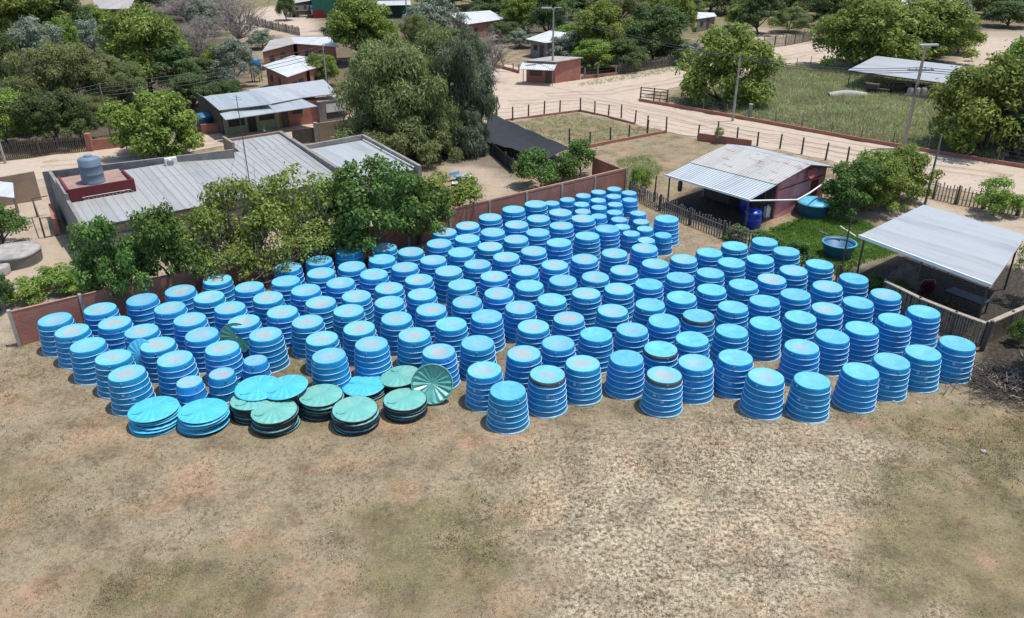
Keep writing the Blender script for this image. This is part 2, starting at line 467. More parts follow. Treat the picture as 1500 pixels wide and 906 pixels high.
def vnoise(P, s, seed):
    """smooth value noise, numpy"""
    r = np.random.default_rng(seed); T = r.random((256, 256))
    q = P / s; i = np.floor(q).astype(int); f = q - i; f = f * f * (3 - 2 * f)
    g = lambda a, b: T[(i[:, 0] + a) % 256, (i[:, 1] + b) % 256]
    return (g(0, 0) * (1 - f[:, 0]) + g(1, 0) * f[:, 0]) * (1 - f[:, 1]) + (g(0, 1) * (1 - f[:, 0]) + g(1, 1) * f[:, 0]) * f[:, 1]

SAND = [(poly((718, 108), (742, 96), (830, 122), (900, 113), (985, 98), (1060, 88), (1130, 70), (1230, 62), (1240, 84), (1130, 98), (1045, 112), (985, 128), (938, 140), (960, 155), (1100, 180), (1260, 210), (1446, 240), (1560, 258), (1600, 330), (1500, 285), (1390, 275), (1245, 240), (1085, 208), (1000, 196), (930, 180), (850, 162), (790, 168), (738, 178), (700, 180)), 1.0, .9),
        (poly((-120, 285), (0, 240), (140, 222), (330, 196), (470, 178), (640, 150), (640, 178), (520, 200), (340, 210), (180, 240), (60, 262), (-120, 300)), .9, .8),
        (poly((330, 28), (400, 10), (470, 30), (490, 55), (430, 52), (350, 42)), .8, 2.0),
        (poly((-60, 262), (62, 250), (110, 365), (130, 400), (20, 480), (-60, 430)), .55, .8),
        (poly((-200, 520), (0, 470), (30, 505), (20, 520), (-200, 580)), .55, .4),
        (poly((1110, 40), (1190, 60), (1250, 75), (1190, 98), (1120, 90), (1060, 75)), .6, 2.5),
        (poly((1360, 60), (1460, 30), (1560, 60), (1560, 110), (1400, 95)), .75, 2.5),
        (poly((1240, 320), (1330, 285), (1400, 300), (1560, 330), (1560, 420), (1460, 425), (1380, 320)), .6, .6),
        (poly((1235, 385), (1275, 372), (1300, 400), (1260, 425)), .4, .5),
        (poly((640, 235), (720, 225), (770, 275), (720, 300), (700, 290)), .45, 1.0),
        (poly((60, 372), (190, 395), (420, 330), (600, 262), (640, 262), (560, 345), (300, 405), (120, 440)), .35, 1.0)]
GREEN = [(poly((-400, -40), (1900, -40), (1900, 60), (1240, 70), (1130, 45), (1010, 60), (740, 60), (480, 30), (330, 40), (200, 120), (-400, 140)), .55, 4),
         (poly((1220, 600), (1400, 590), (1520, 620), (1520, 700), (1330, 660)), .45, .8),
         (poly((1130, 335), (1180, 318), (1270, 325), (1320, 370), (1260, 388), (1230, 405), (1180, 390), (1110, 360)), 1.0, .5),
         (poly((1100, 105), (1200, 95), (1250, 110), (1400, 140), (1370, 225), (1260, 205), (1110, 172), (990, 150), (1000, 135)), .62, 1.2),
         (poly((850, 122), (960, 100), (1010, 95), (1010, 102), (930, 116), (850, 128)), .5, .8),
         (poly((745, 180), (845, 166), (930, 185), (970, 190), (870, 215), (800, 205)), .42, .8),
         (poly((905, 235), (950, 228), (970, 250), (930, 285), (905, 262)), .6, 1.2),
         (poly((870, 222), (980, 198), (1060, 212), (980, 260), (960, 300), (915, 280)), .2, 1.5),
         (poly((500, 740), (640, 700), (800, 720), (760, 906), (540, 930)), .52, .9),
         (poly((1230, 720), (1420, 640), (1520, 700), (1560, 930), (1240, 930)), .47, .9),
         (poly((150, 860), (330, 820), (400, 930), (150, 930)), .46, 1.4),
         (poly((-80, 660), (60, 640), (60, 780), (-80, 800)), .3, 1.2),
         (poly((370, 535), (480, 520), (500, 580), (560, 620), (380, 640)), .4, .8),
         (poly((600, 560), (1000, 560), (1000, 600), (700, 640)), .3, .8),
         (poly((0, 20), (330, 20), (330, 190), (0, 225)), .35, 4),
         (poly((0, 470), (60, 500), (-100, 560), (-100, 480)), .35, .5)]
PALE = [(poly((780, 640), (1050, 620), (1260, 660), (1340, 760), (1200, 906), (820, 930), (700, 780)), .95, 2.4),
        (poly((1320, 880), (1400, 860), (1420, 930), (1300, 930)), .8, .5),
        (poly((1000, 580), (1230, 600), (1180, 700), (960, 660)), .5, 1.0)]
LITTER_SHADE = [(poly((1236, 396), (1300, 385), (1360, 350), (1520, 400), (1520, 455), (1440, 505), (1290, 440)), 1.0, .4),  # canopy shade painted into the ground as a dark cover
          (poly((968, 306), (1000, 285), (1060, 262), (1130, 300), (1108, 345), (1050, 342)), 1.0, .3),  # porch shade painted into the floor colour
          (poly((-300, -20), (330, -20), (330, 60), (370, 110), (290, 150), (320, 190), (140, 215), (-300, 240)), .75, 2.5),
          (poly((480, 10), (700, 20), (720, 150), (640, 160), (500, 135), (430, 120)), .6, 2.5),
          (poly((740, -20), (1010, -20), (1010, 88), (880, 110), (740, 60)), .7, 2.5),
          (poly((1200, -20), (1340, -20), (1420, 50), (1400, 95), (1290, 82), (1190, 85)), .6, 2.0),
          (poly((1370, 230), (1380, 130), (1600, 50), (1600, 240), (1460, 235)), .7, 1.5),
          (poly((1425, 520), (1445, 480), (1520, 450), (1560, 600), (1480, 595), (1420, 570)), 1.0, .35),
          (poly((600, 205), (725, 190), (790, 250), (760, 262), (680, 240), (620, 240)), .6, 1.0),
          (poly((1010, 140), (1110, 138), (1120, 160), (1010, 158)), .4, 1.2),  # shadow of the roadside tree painted into the ground
          (poly((0, 215), (135, 205), (135, 222), (0, 240)), .5, 1.0),
          (poly((1240, 400), (1300, 395), (1440, 470), (1430, 500), (1290, 432)), .6, .6)]  # more painted shade, along the canopy's front edge

def masks(P):
    out = np.zeros((len(P), 4))
    w1 = (vnoise(P, 1.7, 3) - .5) * 2 + (vnoise(P, .6, 4) - .5)
    for k, L in enumerate((SAND, GREEN, PALE, LITTER_SHADE)):
        for V, amt, soft in L:
            d = sdist(P, V) + w1 * soft * .9
            d = d + (vnoise(P, 4.2, 60 + k) - .5) * soft * 1.6
            out[:, k] = np.maximum(out[:, k], amt * np.clip(.5 - d / (2 * soft), 0, 1))
    return out

def ground_material():
    m, nt, N, L, B = new_mat('dry_ground')
    tc = N.new('ShaderNodeTexCoord'); P = tc.outputs['Object']
    a = N.new('ShaderNodeAttribute'); a.attribute_name = 'cover'
    sep = N.new('ShaderNodeSeparateColor'); L.new(a.outputs['Color'], sep.inputs[0])
    sand, green, pale, litter = sep.outputs[0], sep.outputs[1], sep.outputs[2], a.outputs['Alpha']
    big = noise(N, L, .16, P, 5, .6); mid = noise(N, L, .75, P, 7, .65); fine = noise(N, L, 5.5, P, 7, .72); grit = noise(N, L, 19, P, 4, .75)
    base = ramp(N, [(.25, (.14, .105, .06)), (.42, (.212, .166, .104)), (.55, (.262, .216, .146)), (.72, (.225, .19, .112))])
    L.new(mathn(N, L, 'ADD', mathn(N, L, 'MULTIPLY', mid.outputs[0], .65), mathn(N, L, 'MULTIPLY', big.outputs[0], .35)), base.inputs[0])
    # reddish worn earth here and there
    rr = ramp(N, [(.50, (0, 0, 0)), (.64, (.7,) * 3)]); n5 = noise(N, L, .33, P, 6, .6); L.new(n5.outputs[0], rr.inputs[0])
    c = mixc(N, L, rr.outputs[0], base.outputs[0], (.33, .205, .125))
    # bleached straw
    st = ramp(N, [(.40, (0, 0, 0)), (.58, (1, 1, 1))]); L.new(fine.outputs[0], st.inputs[0])
    pf = mathn(N, L, 'ADD', mathn(N, L, 'MULTIPLY', pale, .72), .10)
    c = mixc(N, L, mathn(N, L, 'MULTIPLY', st.outputs[0], pf, True), c, (.43, .375, .275))
    # olive and green cover with broken edges
    gsum = mathn(N, L, 'ADD', mathn(N, L, 'MULTIPLY', green, 1.25), mathn(N, L, 'ADD', mathn(N, L, 'MULTIPLY', mathn(N, L, 'SUBTRACT', mid.outputs[0], .5), 2.6), mathn(N, L, 'MULTIPLY', mathn(N, L, 'SUBTRACT', fine.outputs[0], .5), 3.4)))
    go = ramp(N, [(.32, (0, 0, 0)), (.60, (.85,) * 3)]); L.new(gsum, go.inputs[0])
    gk = mathn(N, L, 'MULTIPLY', mathn(N, L, 'SUBTRACT', green, .5), 2.2, True)
    c = mixc(N, L, go.outputs[0], c, mixc(N, L, gk, (.172, .15, .078), (.10, .165, .045)))
    # dark specks: weeds and droppings
    vo = N.new('ShaderNodeTexVoronoi'); vo.inputs['Scale'].default_value = 1.9; L.new(P, vo.inputs['Vector'])
    wp = mathn(N, L, 'ADD', vo.outputs['Distance'], mathn(N, L, 'MULTIPLY', fine.outputs[0], .6))
    sp = ramp(N, [(.34, (.85,) * 3), (.44, (0, 0, 0))]); L.new(wp, sp.inputs[0])
    c = mixc(N, L, mathn(N, L, 'MULTIPLY', sp.outputs[0], mathn(N, L, 'ADD', mathn(N, L, 'MULTIPLY', pale, .6), .25), True), c, (.10, .09, .05))
    lv = noise(N, L, .11, P, 3, .5)
    amt = mathn(N, L, 'ADD', mathn(N, L, 'MULTIPLY', pale, .6), mathn(N, L, 'ADD', mathn(N, L, 'MULTIPLY', lv.outputs[0], .5), .28), True)
    gr = ramp(N, [(.32, (.48,) * 3), (.5, (1, 1, 1)), (.68, (1.45,) * 3)]); L.new(grit.outputs[0], gr.inputs[0])
    c = mixc(N, L, amt, c, gr.outputs[0], 'MULTIPLY')
    fr = ramp(N, [(.36, (.5,) * 3), (.5, (1, 1, 1)), (.64, (1.35,) * 3)]); L.new(fine.outputs[0], fr.inputs[0])
    c = mixc(N, L, amt, c, fr.outputs[0], 'MULTIPLY')
    blot = noise(N, L, .55, P, 8, .7); br = ramp(N, [(.36, (.62,) * 3), (.5, (1, 1, 1)), (.66, (1.22,) * 3)]); L.new(blot.outputs[0], br.inputs[0])
    c = mixc(N, L, .9, c, br.outputs[0], 'MULTIPLY')
    # sand of the roads and yards
    sr = ramp(N, [(.3, (.35, .275, .21)), (.5, (.45, .37, .295)), (.75, (.51, .43, .35))]); L.new(mathn(N, L, 'ADD', mathn(N, L, 'MULTIPLY', mid.outputs[0], .6), mathn(N, L, 'MULTIPLY', fine.outputs[0], .4)), sr.inputs[0])
    sf = mathn(N, L, 'MULTIPLY', sand, 1.25, True)
    c = mixc(N, L, sf, c, sr.outputs[0])
    lr = ramp(N, [(.40, (.03, .026, .022)), (.60, (.08, .068, .055)), (.76, (.26, .235, .2))]); L.new(fine.outputs[0], lr.inputs[0])  # dark tone for litter and for shade painted under roofs and tree
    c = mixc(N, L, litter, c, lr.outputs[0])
    L.new(c, B.inputs['Base Color']); B.inputs['Roughness'].default_value = .95; B.inputs['Specular IOR Level'].default_value = .1
    b = N.new('ShaderNodeBump'); b.inputs['Strength'].default_value = .7; b.inputs['Distance'].default_value = .06
    hh = mathn(N, L, 'ADD', fine.outputs[0], mathn(N, L, 'MULTIPLY', grit.outputs[0], .5))
    L.new(hh, b.inputs['Height']); L.new(b.outputs[0], B.inputs['Normal'])
    return m

M['ground'] = ground_material()

def set_cover(me, cov):
    at_ = me.color_attributes.new('cover', 'FLOAT_COLOR', 'POINT')
    at_.data.foreach_set('color', cov.astype(np.float32).ravel())

def make_ground():
    xs = np.concatenate([[-1500, -700, -400, -250, -160, -110], np.arange(-80, 85, .6), [110, 160, 250, 400, 700, 1500]])
    ys = np.concatenate([[-300, -60, 0], np.arange(12, 160, .6), np.arange(162, 260, 4), [300, 400, 600, 900, 1800]])
    X, Y = np.meshgrid(xs, ys)
    P = np.stack([X.ravel(), Y.ravel()], 1)
    near = (np.abs(P[:, 0]) < 90) & (P[:, 1] > 5) & (P[:, 1] < 300)
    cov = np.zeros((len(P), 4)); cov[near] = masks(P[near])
    z = ((vnoise(P, 2.2, 8) - .5) * .05 + (vnoise(P, .9, 9) - .5) * .03) * near
    nx, ny = len(xs), len(ys)
    V = np.concatenate([P, z[:, None]], 1)
    idx = np.arange(nx * ny).reshape(ny, nx)
    F = np.stack([idx[:-1, :-1], idx[:-1, 1:], idx[1:, 1:], idx[1:, :-1]], -1).reshape(-1, 4)
    me = bpy.data.meshes.new('ground')
    me.from_pydata(V.tolist(), [], F.tolist())
    me.polygons.foreach_set('use_smooth', np.ones(len(F), bool))
    set_cover(me, cov); me.materials.append(M['ground']); me.update()
    tag(link('ground', me), kind='structure')
make_ground()

# dirt roads: worn sheets just above the ground with ragged edges, same earth
def road_sheet(name, V, z=.034):
    P = []
    n = len(V)
    for i in range(n):
        a, b = V[i], V[(i + 1) % n]
        k = max(1, int(np.hypot(*(b - a)) / .8))
        for j in range(k): P.append(a + (b - a) * j / k)
    P = np.array(P); c = P.mean(0)
    off = (vnoise(P, 1.3, 21) - .5) * 1.4 + (vnoise(P, .5, 22) - .5) * .5
    nxt = np.roll(P, -1, 0) - np.roll(P, 1, 0); nrm = np.stack([nxt[:, 1], -nxt[:, 0]], 1); nrm /= np.hypot(*nrm.T)[:, None] + 1e-9
    P = P - nrm * (off[:, None] * .5 + .5)
    me = bpy.data.meshes.new(name)
    me.from_pydata([(p[0], p[1], z) for p in P], [], [list(range(len(P)))])
    cov = np.zeros((len(P), 4)); cov[:, 0] = 1
    set_cover(me, cov); me.materials.append(M['ground']); me.update()
    if me.polygons[0].normal.z < 0: me.flip_normals()
    return tag(link(name, me), kind='structure')
road_sheet('dirt_road', SAND[0][0]); road_sheet('dirt_street', SAND[1][0])

# ------------------------------------------------------------------ grass (uncountable)
def blades(name, pts, hmin, hmax, width, nb, mat, lean=.5, seed=0, spread=.06):
    r = np.random.default_rng(seed); n = len(pts)
    P = np.repeat(pts, nb, 0); k = len(P)
    P = P + r.normal(0, spread, (k, 2))
    h = r.uniform(hmin, hmax, k); a = r.uniform(0, 2 * np.pi, k); l = r.uniform(.2, 1, k) * lean
    tip = np.stack([P[:, 0] + np.cos(a) * h * l, P[:, 1] + np.sin(a) * h * l, h], 1)
    b = r.uniform(0, 2 * np.pi, k); w = width * r.uniform(.6, 1.3, k)
    L = np.stack([P[:, 0] + np.cos(b) * w, P[:, 1] + np.sin(b) * w, np.full(k, -.02)], 1)
    R = np.stack([P[:, 0] - np.cos(b) * w, P[:, 1] - np.sin(b) * w, np.full(k, -.02)], 1)
    V = np.stack([L, R, tip], 1).reshape(-1, 3)
    me = bpy.data.meshes.new(name)
    me.vertices.add(3 * k); me.vertices.foreach_set('co', V.ravel())
    me.loops.add(3 * k); me.loops.foreach_set('vertex_index', np.arange(3 * k))
    me.polygons.add(k); me.polygons.foreach_set('loop_start', np.arange(0, 3 * k, 3)); me.polygons.foreach_set('loop_total', np.full(k, 3))
    me.materials.append(mat); me.update(calc_edges=True); me.validate()
    return link(name, me)
M['straw'] = leaf_mat('straw_blades', (.16, .125, .07), (.28, .23, .145), (.42, .365, .25), .25, .6)
M['weed'] = leaf_mat('weed_blades', (.06, .065, .025), (.11, .11, .045), (.18, .165, .075), .25, .8)
M['lawn'] = leaf_mat('lawn_blades', (.065, .12, .02), (.13, .24, .035), (.22, .34, .07), .3, .5)
M['tall'] = leaf_mat('tall_grass', (.20, .22, .09), (.36, .38, .18), (.55, .55, .31), .3, .3)

def scatter(n, x0, x1, y0, y1, seed):
    r = np.random.default_rng(seed)
    return np.stack([r.uniform(x0, x1, n), r.uniform(y0, y1, n)], 1)
def yard_filter(P): return P[(np.abs(P[:, 0]) < P[:, 1] * .78 + 3)]
S_ = yard_filter(scatter(60000, -26, 26, 17, 42, 1))
mk = masks(S_)
keep = RNG.random(len(S_)) < (.45 + .55 * mk[:, 2]) * (1 - .5 * mk[:, 1])
tag(blades('dry_grass', S_[keep], .03, .10, .014, 4, M['straw'], 1.2, 2, .05), 'short straw coloured dry grass over the bare yard', 'grass', kind='stuff')
S2 = yard_filter(scatter(16000, -28, 28, 17, 44, 5))
mk = masks(S2); cl = vnoise(S2, 1.1, 31)
keep = RNG.random(len(S2)) < np.clip((cl - .40) * 1.8, 0, 1) * (.12 + .6 * mk[:, 2] + .9 * mk[:, 1])
tag(blades('low_weeds', S2[keep], .02, .07, .022, 9, M['weed'], 2.0, 6, .07), 'low dark weeds dotted over the yard', 'weeds', kind='stuff')
def in_poly(n, V, seed, margin=0.0):
    lo, hi = V.min(0), V.max(0)
    P = scatter(n, lo[0], hi[0], lo[1], hi[1], seed)
    return P[sdist(P, V) < -margin]
fieldV = poly((985, 150), (1100, 118), (1110, 102), (1190, 96), (1245, 106), (1400, 128), (1480, 150), (1470, 236), (1260, 205), (1100, 172))
g_ = in_poly(26000, fieldV, 12); g_ = g_[vnoise(g_, 3.0, 41) > .12]
tag(blades('field_grass', g_, .15, .5, .05, 4, M['tall'], 1.0, 13, .2), 'tall yellowish green grass growing over the fenced field', 'grass', kind='stuff')
g2 = in_poly(9000, fieldV, 23); g2 = g2[vnoise(g2, 4.0, 43) > .45]
tag(blades('dry_field_grass', g2, .2, .55, .045, 4, M['straw'], .9, 24, .2), 'dry straw coloured grass mixed into the fenced field', 'grass', kind='stuff')
g_ = in_poly(9000, GREEN[2][0], 14)
tag(blades('lawn_grass', g_, .06, .2, .03, 5, M['lawn'], 1.2, 15, .1), 'bright green lawn beside the pink house', 'grass', kind='stuff')
g_ = np.concatenate([in_poly(2600, GREEN[4][0], 16), in_poly(1100, GREEN[5][0], 17), in_poly(1800, GREEN[6][0], 18)])
tag(blades('verge_grass', g_, .1, .3, .04, 4, M['tall'], 1.0, 19, .15), 'patchy green grass of the verges and fenced lots', 'grass', kind='stuff')

FL = [poly((440, 780), (540, 800), (520, 900), (420, 906)), poly((1330, 880), (1400, 860), (1430, 930), (1300, 930)), poly((1200, 670), (1320, 680), (1370, 770), (1290, 790), (1230, 730)), poly((900, 620), (1010, 600), (1100, 640), (950, 720)), poly((1090, 800), (1220, 790), (1230, 906), (1100, 906))]
M['flakes'] = leaf_mat('pale_flakes', (.30, .26, .2), (.45, .40, .33), (.62, .57, .49), .1, .6)
g_ = np.concatenate([in_poly(n, V, 50 + i) for i, (n, V) in enumerate(zip((160, 90, 260, 260, 260), FL))])
tag(blades('dry_leaf_litter', g_, .01, .03, .04, 4, M['flakes'], 4.0, 55, .45), 'pale dry leaf litter strewn over the bare yard', 'leaf litter', kind='stuff')

M['olive_tuft'] = leaf_mat('olive_tufts', (.21, .19, .095), (.33, .295, .16), (.47, .42, .28), .25, .5)
oy = [V for V, amt, soft in GREEN if V[:, 1].max() < 45 and V[:, 1].min() < 34]
g_ = np.concatenate([in_poly(8000, V, 70 + i, -1.2) for i, V in enumerate(oy)]); mk = masks(g_)
g_ = g_[(np.abs(g_[:, 0]) < g_[:, 1] * .78 + 3) & (RNG.random(len(g_)) < np.clip(mk[:, 1] * 1.7 * (vnoise(g_, .8, 47) + vnoise(g_, 3.1, 48) - .35), 0, .8))]
tag(blades('olive_grass', g_, .015, .055, .014, 5, M['olive_tuft'], 1.6, 75, .06), 'short olive grass growing in patches over the bare yard', 'grass', kind='stuff')

def wheel_track(px, w, sand):
    P = np.array([[at(x, y).x, at(x, y).y] for x, y in px]); Q = []
    for a, b in zip(P[:-1], P[1:]):
        k = max(1, int(np.hypot(*(b - a)) / .7)); Q += [a + (b - a) * j / k for j in range(k)]
    Q = np.array(Q); t = np.gradient(Q, axis=0); n = np.stack([-t[:, 1], t[:, 0]], 1); n /= np.hypot(*n.T)[:, None]
    me = bpy.data.meshes.new('wheel_track'); V = []; F = []; cov = []
    for s in (-.85, .85):
        b0 = len(V)
        for i in range(len(Q)):
            ww = w * (.5 + vnoise(Q[i:i + 1] + s * 7, 1.1, 81)[0]); c = Q[i] + n[i] * (s + (vnoise(Q[i:i + 1], 3.0, 82)[0] - .5) * .8)
            for k, f in enumerate((-1, -.4, .4, 1)):
                V.append((*(c + n[i] * ww * f), .045)); cov.append((1.0 if k in (0, 3) else sand, 0, 0, 0))
        for i in range(len(Q) - 1):
            for k in range(3):
                F.append([b0 + i * 4 + k, b0 + i * 4 + 4 + k, b0 + i * 4 + 5 + k, b0 + i * 4 + 1 + k])
    me.from_pydata(V, [], F); set_cover(me, np.array(cov)); me.materials.append(M['ground']); me.update()
    if me.polygons[0].normal.z < 0: me.flip_normals()
    tag(link('wheel_track', me), kind='structure')
wheel_track([(745, 150), (850, 146), (950, 163), (1060, 190), (1200, 216), (1350, 243), (1500, 262)], .42, .42)
wheel_track([(800, 140), (890, 136), (980, 120), (1060, 104), (1130, 88), (1200, 76)], .42, .42)
wheel_track([(60, 243), (180, 231), (330, 205), (470, 189), (600, 172)], .4, .45)
# ------------------------------------------------------------------ trees
def crown_mesh(name, mat, rx, rz, nclump, nleaf, ll, lw, seed, rc=(.26, .42), droop=.3, flat=0.0, shell=.5):
    """foliage: leaf sized faces scattered over many clumps; origin at the crown's lower middle"""
    r = np.random.default_rng(seed)
    d = r.normal(size=(nclump, 3)); d /= np.linalg.norm(d, axis=1)[:, None]
    d[:, 2] = np.where(d[:, 2] < -.8, -d[:, 2], d[:, 2])
    rad = r.uniform(shell, .93, nclump) * np.where(r.random(nclump) < .2, r.uniform(.2, .9, nclump), 1)
    cen = d * rad[:, None] * [rx, rx, rz]
    low = np.where(d[:, 2] < 0, 1 / np.sqrt(np.maximum(.35, 1 - d[:, 2] ** 2)), 1.0); cen[:, :2] *= np.minimum(low, 1.35)[:, None]
    lump = r.uniform(.75, 1.2, nclump)
    crad = r.uniform(rc[0], rc[1], nclump) * rx * lump
    w = crad ** 2; w /= w.sum()
    k = r.choice(nclump, nleaf, p=w)
    e = r.normal(size=(nleaf, 3)); e /= np.linalg.norm(e, axis=1)[:, None]
    e[:, 2] = np.where((e[:, 2] < -.2) & (r.random(nleaf) < .6), -e[:, 2], e[:, 2])
    q = r.random(nleaf) ** .4 * np.where(r.random(nleaf) < .1, r.uniform(1.0, 1.5, nleaf), 1.0)
    pos = cen[k] + e * (crad[k] * q)[:, None] * [1, 1, .8 - flat]
    pos[:, 2] += rz
    nrm = e * .8 + r.normal(0, .55, (nleaf, 3)) + [0, 0, .55]
    nrm /= np.linalg.norm(nrm, axis=1)[:, None]
    t = r.normal(size=(nleaf, 3)); t[:, 2] -= droop * 2
    t -= nrm * (t * nrm).sum(1)[:, None]; t /= np.linalg.norm(t, axis=1)[:, None] + 1e-9
    b = np.cross(nrm, t)
    sc = r.uniform(.6, 1.35, nleaf)[:, None]
    L, W = t * ll / 2 * sc, b * lw / 2 * sc
    V = np.stack([pos - L, pos + W - L * .1, pos + L, pos - W - L * .1], 1).reshape(-1, 3)
    n = nleaf
    me = bpy.data.meshes.new(name)
    me.vertices.add(4 * n); me.vertices.foreach_set('co', V.ravel())
    me.loops.add(4 * n); me.loops.foreach_set('vertex_index', np.arange(4 * n))
    me.polygons.add(n); me.polygons.foreach_set('loop_start', np.arange(0, 4 * n, 4)); me.polygons.foreach_set('loop_total', np.full(n, 4))
    me.materials.append(mat); me.update(calc_edges=True); me.validate()
    return me, cen + [0, 0, rz]

def trunk_mesh(name, cen, rx, h0, rad, seed, mat, nl=7, twigs=0):
    """tapered trunk from the ground (z=-h0 .. ) with limbs reaching into the clumps; origin at the crown's lower middle"""
    r = random.Random(seed); mb = MB()
    fork = Vector((r.uniform(-.1, .1) * rx, r.uniform(-.1, .1) * rx, .15 * rx))
    mb.tube([(0, 0, -h0 - .1), (r.uniform(-.1, .1), r.uniform(-.1, .1), -h0 * .4), fork], [rad * 1.3, rad, rad * .8], 8)
    idx = list(range(len(cen))); r.shuffle(idx)
    for i in idx[:nl]:
        c = Vector(cen[i]); m = fork.lerp(c, .5) + Vector((r.uniform(-.2, .2), r.uniform(-.2, .2), r.uniform(-.1, .25))) * rx * .4
        mb.tube([fork, m, c], [rad * .55, rad * .35, rad * .12], 6)
    for _ in range(twigs):
        c = Vector(cen[r.choice(idx)]); e = c + Vector((r.gauss(0, 1), r.gauss(0, 1), r.gauss(.5, .6))) * rx * .38
        mb.tube([c.lerp(fork, .3), c.lerp(e, .5) + Vector((r.gauss(0, .1), r.gauss(0, .1), 0)) * rx, e], [rad * .22, rad * .14, rad * .06], 4, cap=False)
    return mb.mesh(name, mat)

KIND = {}
def kind(key, mat, rx, rz, ncl, nl, ll, lw, seeds, rc=(.26, .42), droop=.3, trunk=.18, bark='bark', limbs=7, twigs=0, shell=.5):
    KIND[key] = []
    for s in seeds:
        me, cen = crown_mesh(key + '_crown', LEAF[mat], rx, rz, ncl, nl, ll, lw, s, rc, droop, shell=shell)
        KIND[key].append((me, trunk_mesh(key + '_trunk', cen, rx, 2.0, trunk, s, M[bark], limbs, twigs), rx, rz))
kind('citrus', 'citrus', 2.6, 2.2, 48, 8500, .24, .13, (1, 2, 3), (.15, .36), .2)
kind('thin_citrus', 'fresh', 2.8, 2.3, 34, 3600, .24, .13, (4, 5, 28), (.14, .36), .2, .13, 'bark_pale', 12, 40)
kind('mesquite', 'olive', 6.0, 4.0, 90, 38000, .42, .09, (6, 7), (.11, .28), .8, .32, 'bark', 12)
kind('bluish', 'bluish', 4.5, 4.2, 70, 26000, .40, .09, (8, 9), (.12, .32), .9, .28, 'bark', 9)
kind('fresh', 'fresh', 4.2, 3.2, 84, 20000, .34, .14, (10, 11, 12), (.11, .31), .4, .26, 'bark', 9)
kind('yellow', 'yellow', 3.6, 3.0, 76, 15000, .31, .15, (13, 14), (.11, .30), .3, .22, 'bark', 8)
kind('dark', 'dark', 4.2, 3.4, 78, 18000, .34, .14, (15, 16, 17), (.12, .32), .4, .26, 'bark', 8)
kind('silver', 'silver', 3.6, 2.8, 60, 10000, .36, .13, (18, 19), (.12, .30), .4, .22, 'bark_pale', 8)
kind('twig', 'twig', 4.0, 3.4, 40, 2600, .55, .03, (20, 21), (.22, .36), .4, .2, 'bark_pale', 22, 260)
kind('bush', 'yellow', 1.6, 1.2, 24, 3600, .24, .09, (22, 23), (.26, .42), .1, .06, 'bark', 10)
kind('darkbush', 'citrus', 1.8, 1.2, 24, 4200, .22, .11, (24, 25), (.26, .42), .2, .07, 'bark', 8)
_tk = {}
def tree(k, bx, by, ytop, half_px, label, name='tree', cat='tree', base_frac=.06, group=None, squash=1.0, h=None):
    """a tree rooted at the ground seen at bx, by; its top reaches ytop; half_px is the crown's half width"""
    b = at(bx, by)
    H = h or max(1.0, height_at(b, ytop))
    R = half_px * metres_per_px((b.x, b.y, H * .6))
    v = KIND[k][_tk.get(k, 0) % len(KIND[k])]; _tk[k] = _tk.get(k, 0) + 1
    me, tr, rx, rz = v
    z0 = H * base_frac
    o = thing(name, label, cat, (b.x, b.y, 0), random.uniform(0, 6.28), group)
    sx = R / (rx * 1.02); sz = (H - z0) / (rz * 2.0)
    c = link('crown', me, o, (0, 0, z0)); c.scale = (sx, sx * squash, sz)
    t = link('trunk', tr, o, (0, 0, z0)); t.scale = (sx, sx * squash, max(z0 / 2.0, sz * .8))
    return o
# ------------------------------------------------------------------ small building helpers
def inset(pts, d):
    c = sum((Vector(p) for p in pts), Vector()) / len(pts)
    out = []
    for p in pts:
        v = Vector((c.x - p[0], c.y - p[1])); L = v.length
        out.append(Vector((p[0], p[1], p[2])) + Vector((v.x, v.y, 0)) * min(.9, d / L))
    return out
def panel_on(name, parent, mat, p, q, s0, s1, z0, z1, proud=.04, t=.05):
    """a door, shutter or window set on the wall from p to q (outward to the right of p->q)"""
    p, q = Vector((p[0], p[1])), Vector((q[0], q[1])); d = (q - p).normalized(); n = Vector((d.y, -d.x))
    a = p + d * s0 + n * proud; b = p + d * s1 + n * proud
    mb = MB(); mb.wall(a, b, z0, z1, t); return mb.build(name, mat, parent, True)
def framed(name, parent, p, q, s0, s1, z0, z1, frame='wood_grey', pane='dark_opening'):
    f = panel_on(name, parent, M[frame], p, q, s0, s1, z0, z1, .02, .06)
    panel_on('pane', f, M[pane], p, q, s0 + .07, s1 - .07, z0 + .07, z1 - .07, .06, .02) if False else None
    g = panel_on('pane', parent, M[pane], p, q, s0 + .07, s1 - .07, z0 + (.07 if z0 > .3 else .0), z1 - .07, .055, .03)
    g.parent = f
    f_loc = f.location
    return f
def post(parent, p, h, r=.06, mat='wood_grey', name='post'):
    mb = MB(); mb.tube([(p[0], p[1], 0), (p[0], p[1], h)], [r * 1.1, r], 7); return mb.build(name, M[mat], parent, True)
def beam(parent, a, b, r=.05, mat='wood_grey', name='beam'):
    mb = MB(); mb.tube([a, b], r, 6); return mb.build(name, M[mat], parent, True)
def roof_part(parent, pts, mat, th=.07, name='roof'):
    mb = MB(); mb.slab(pts, th); return mb.build(name, M[mat], parent, True)
def base_of(pts):
    c = sum((Vector(p) for p in pts), Vector()) / len(pts); return (c.x, c.y, 0)

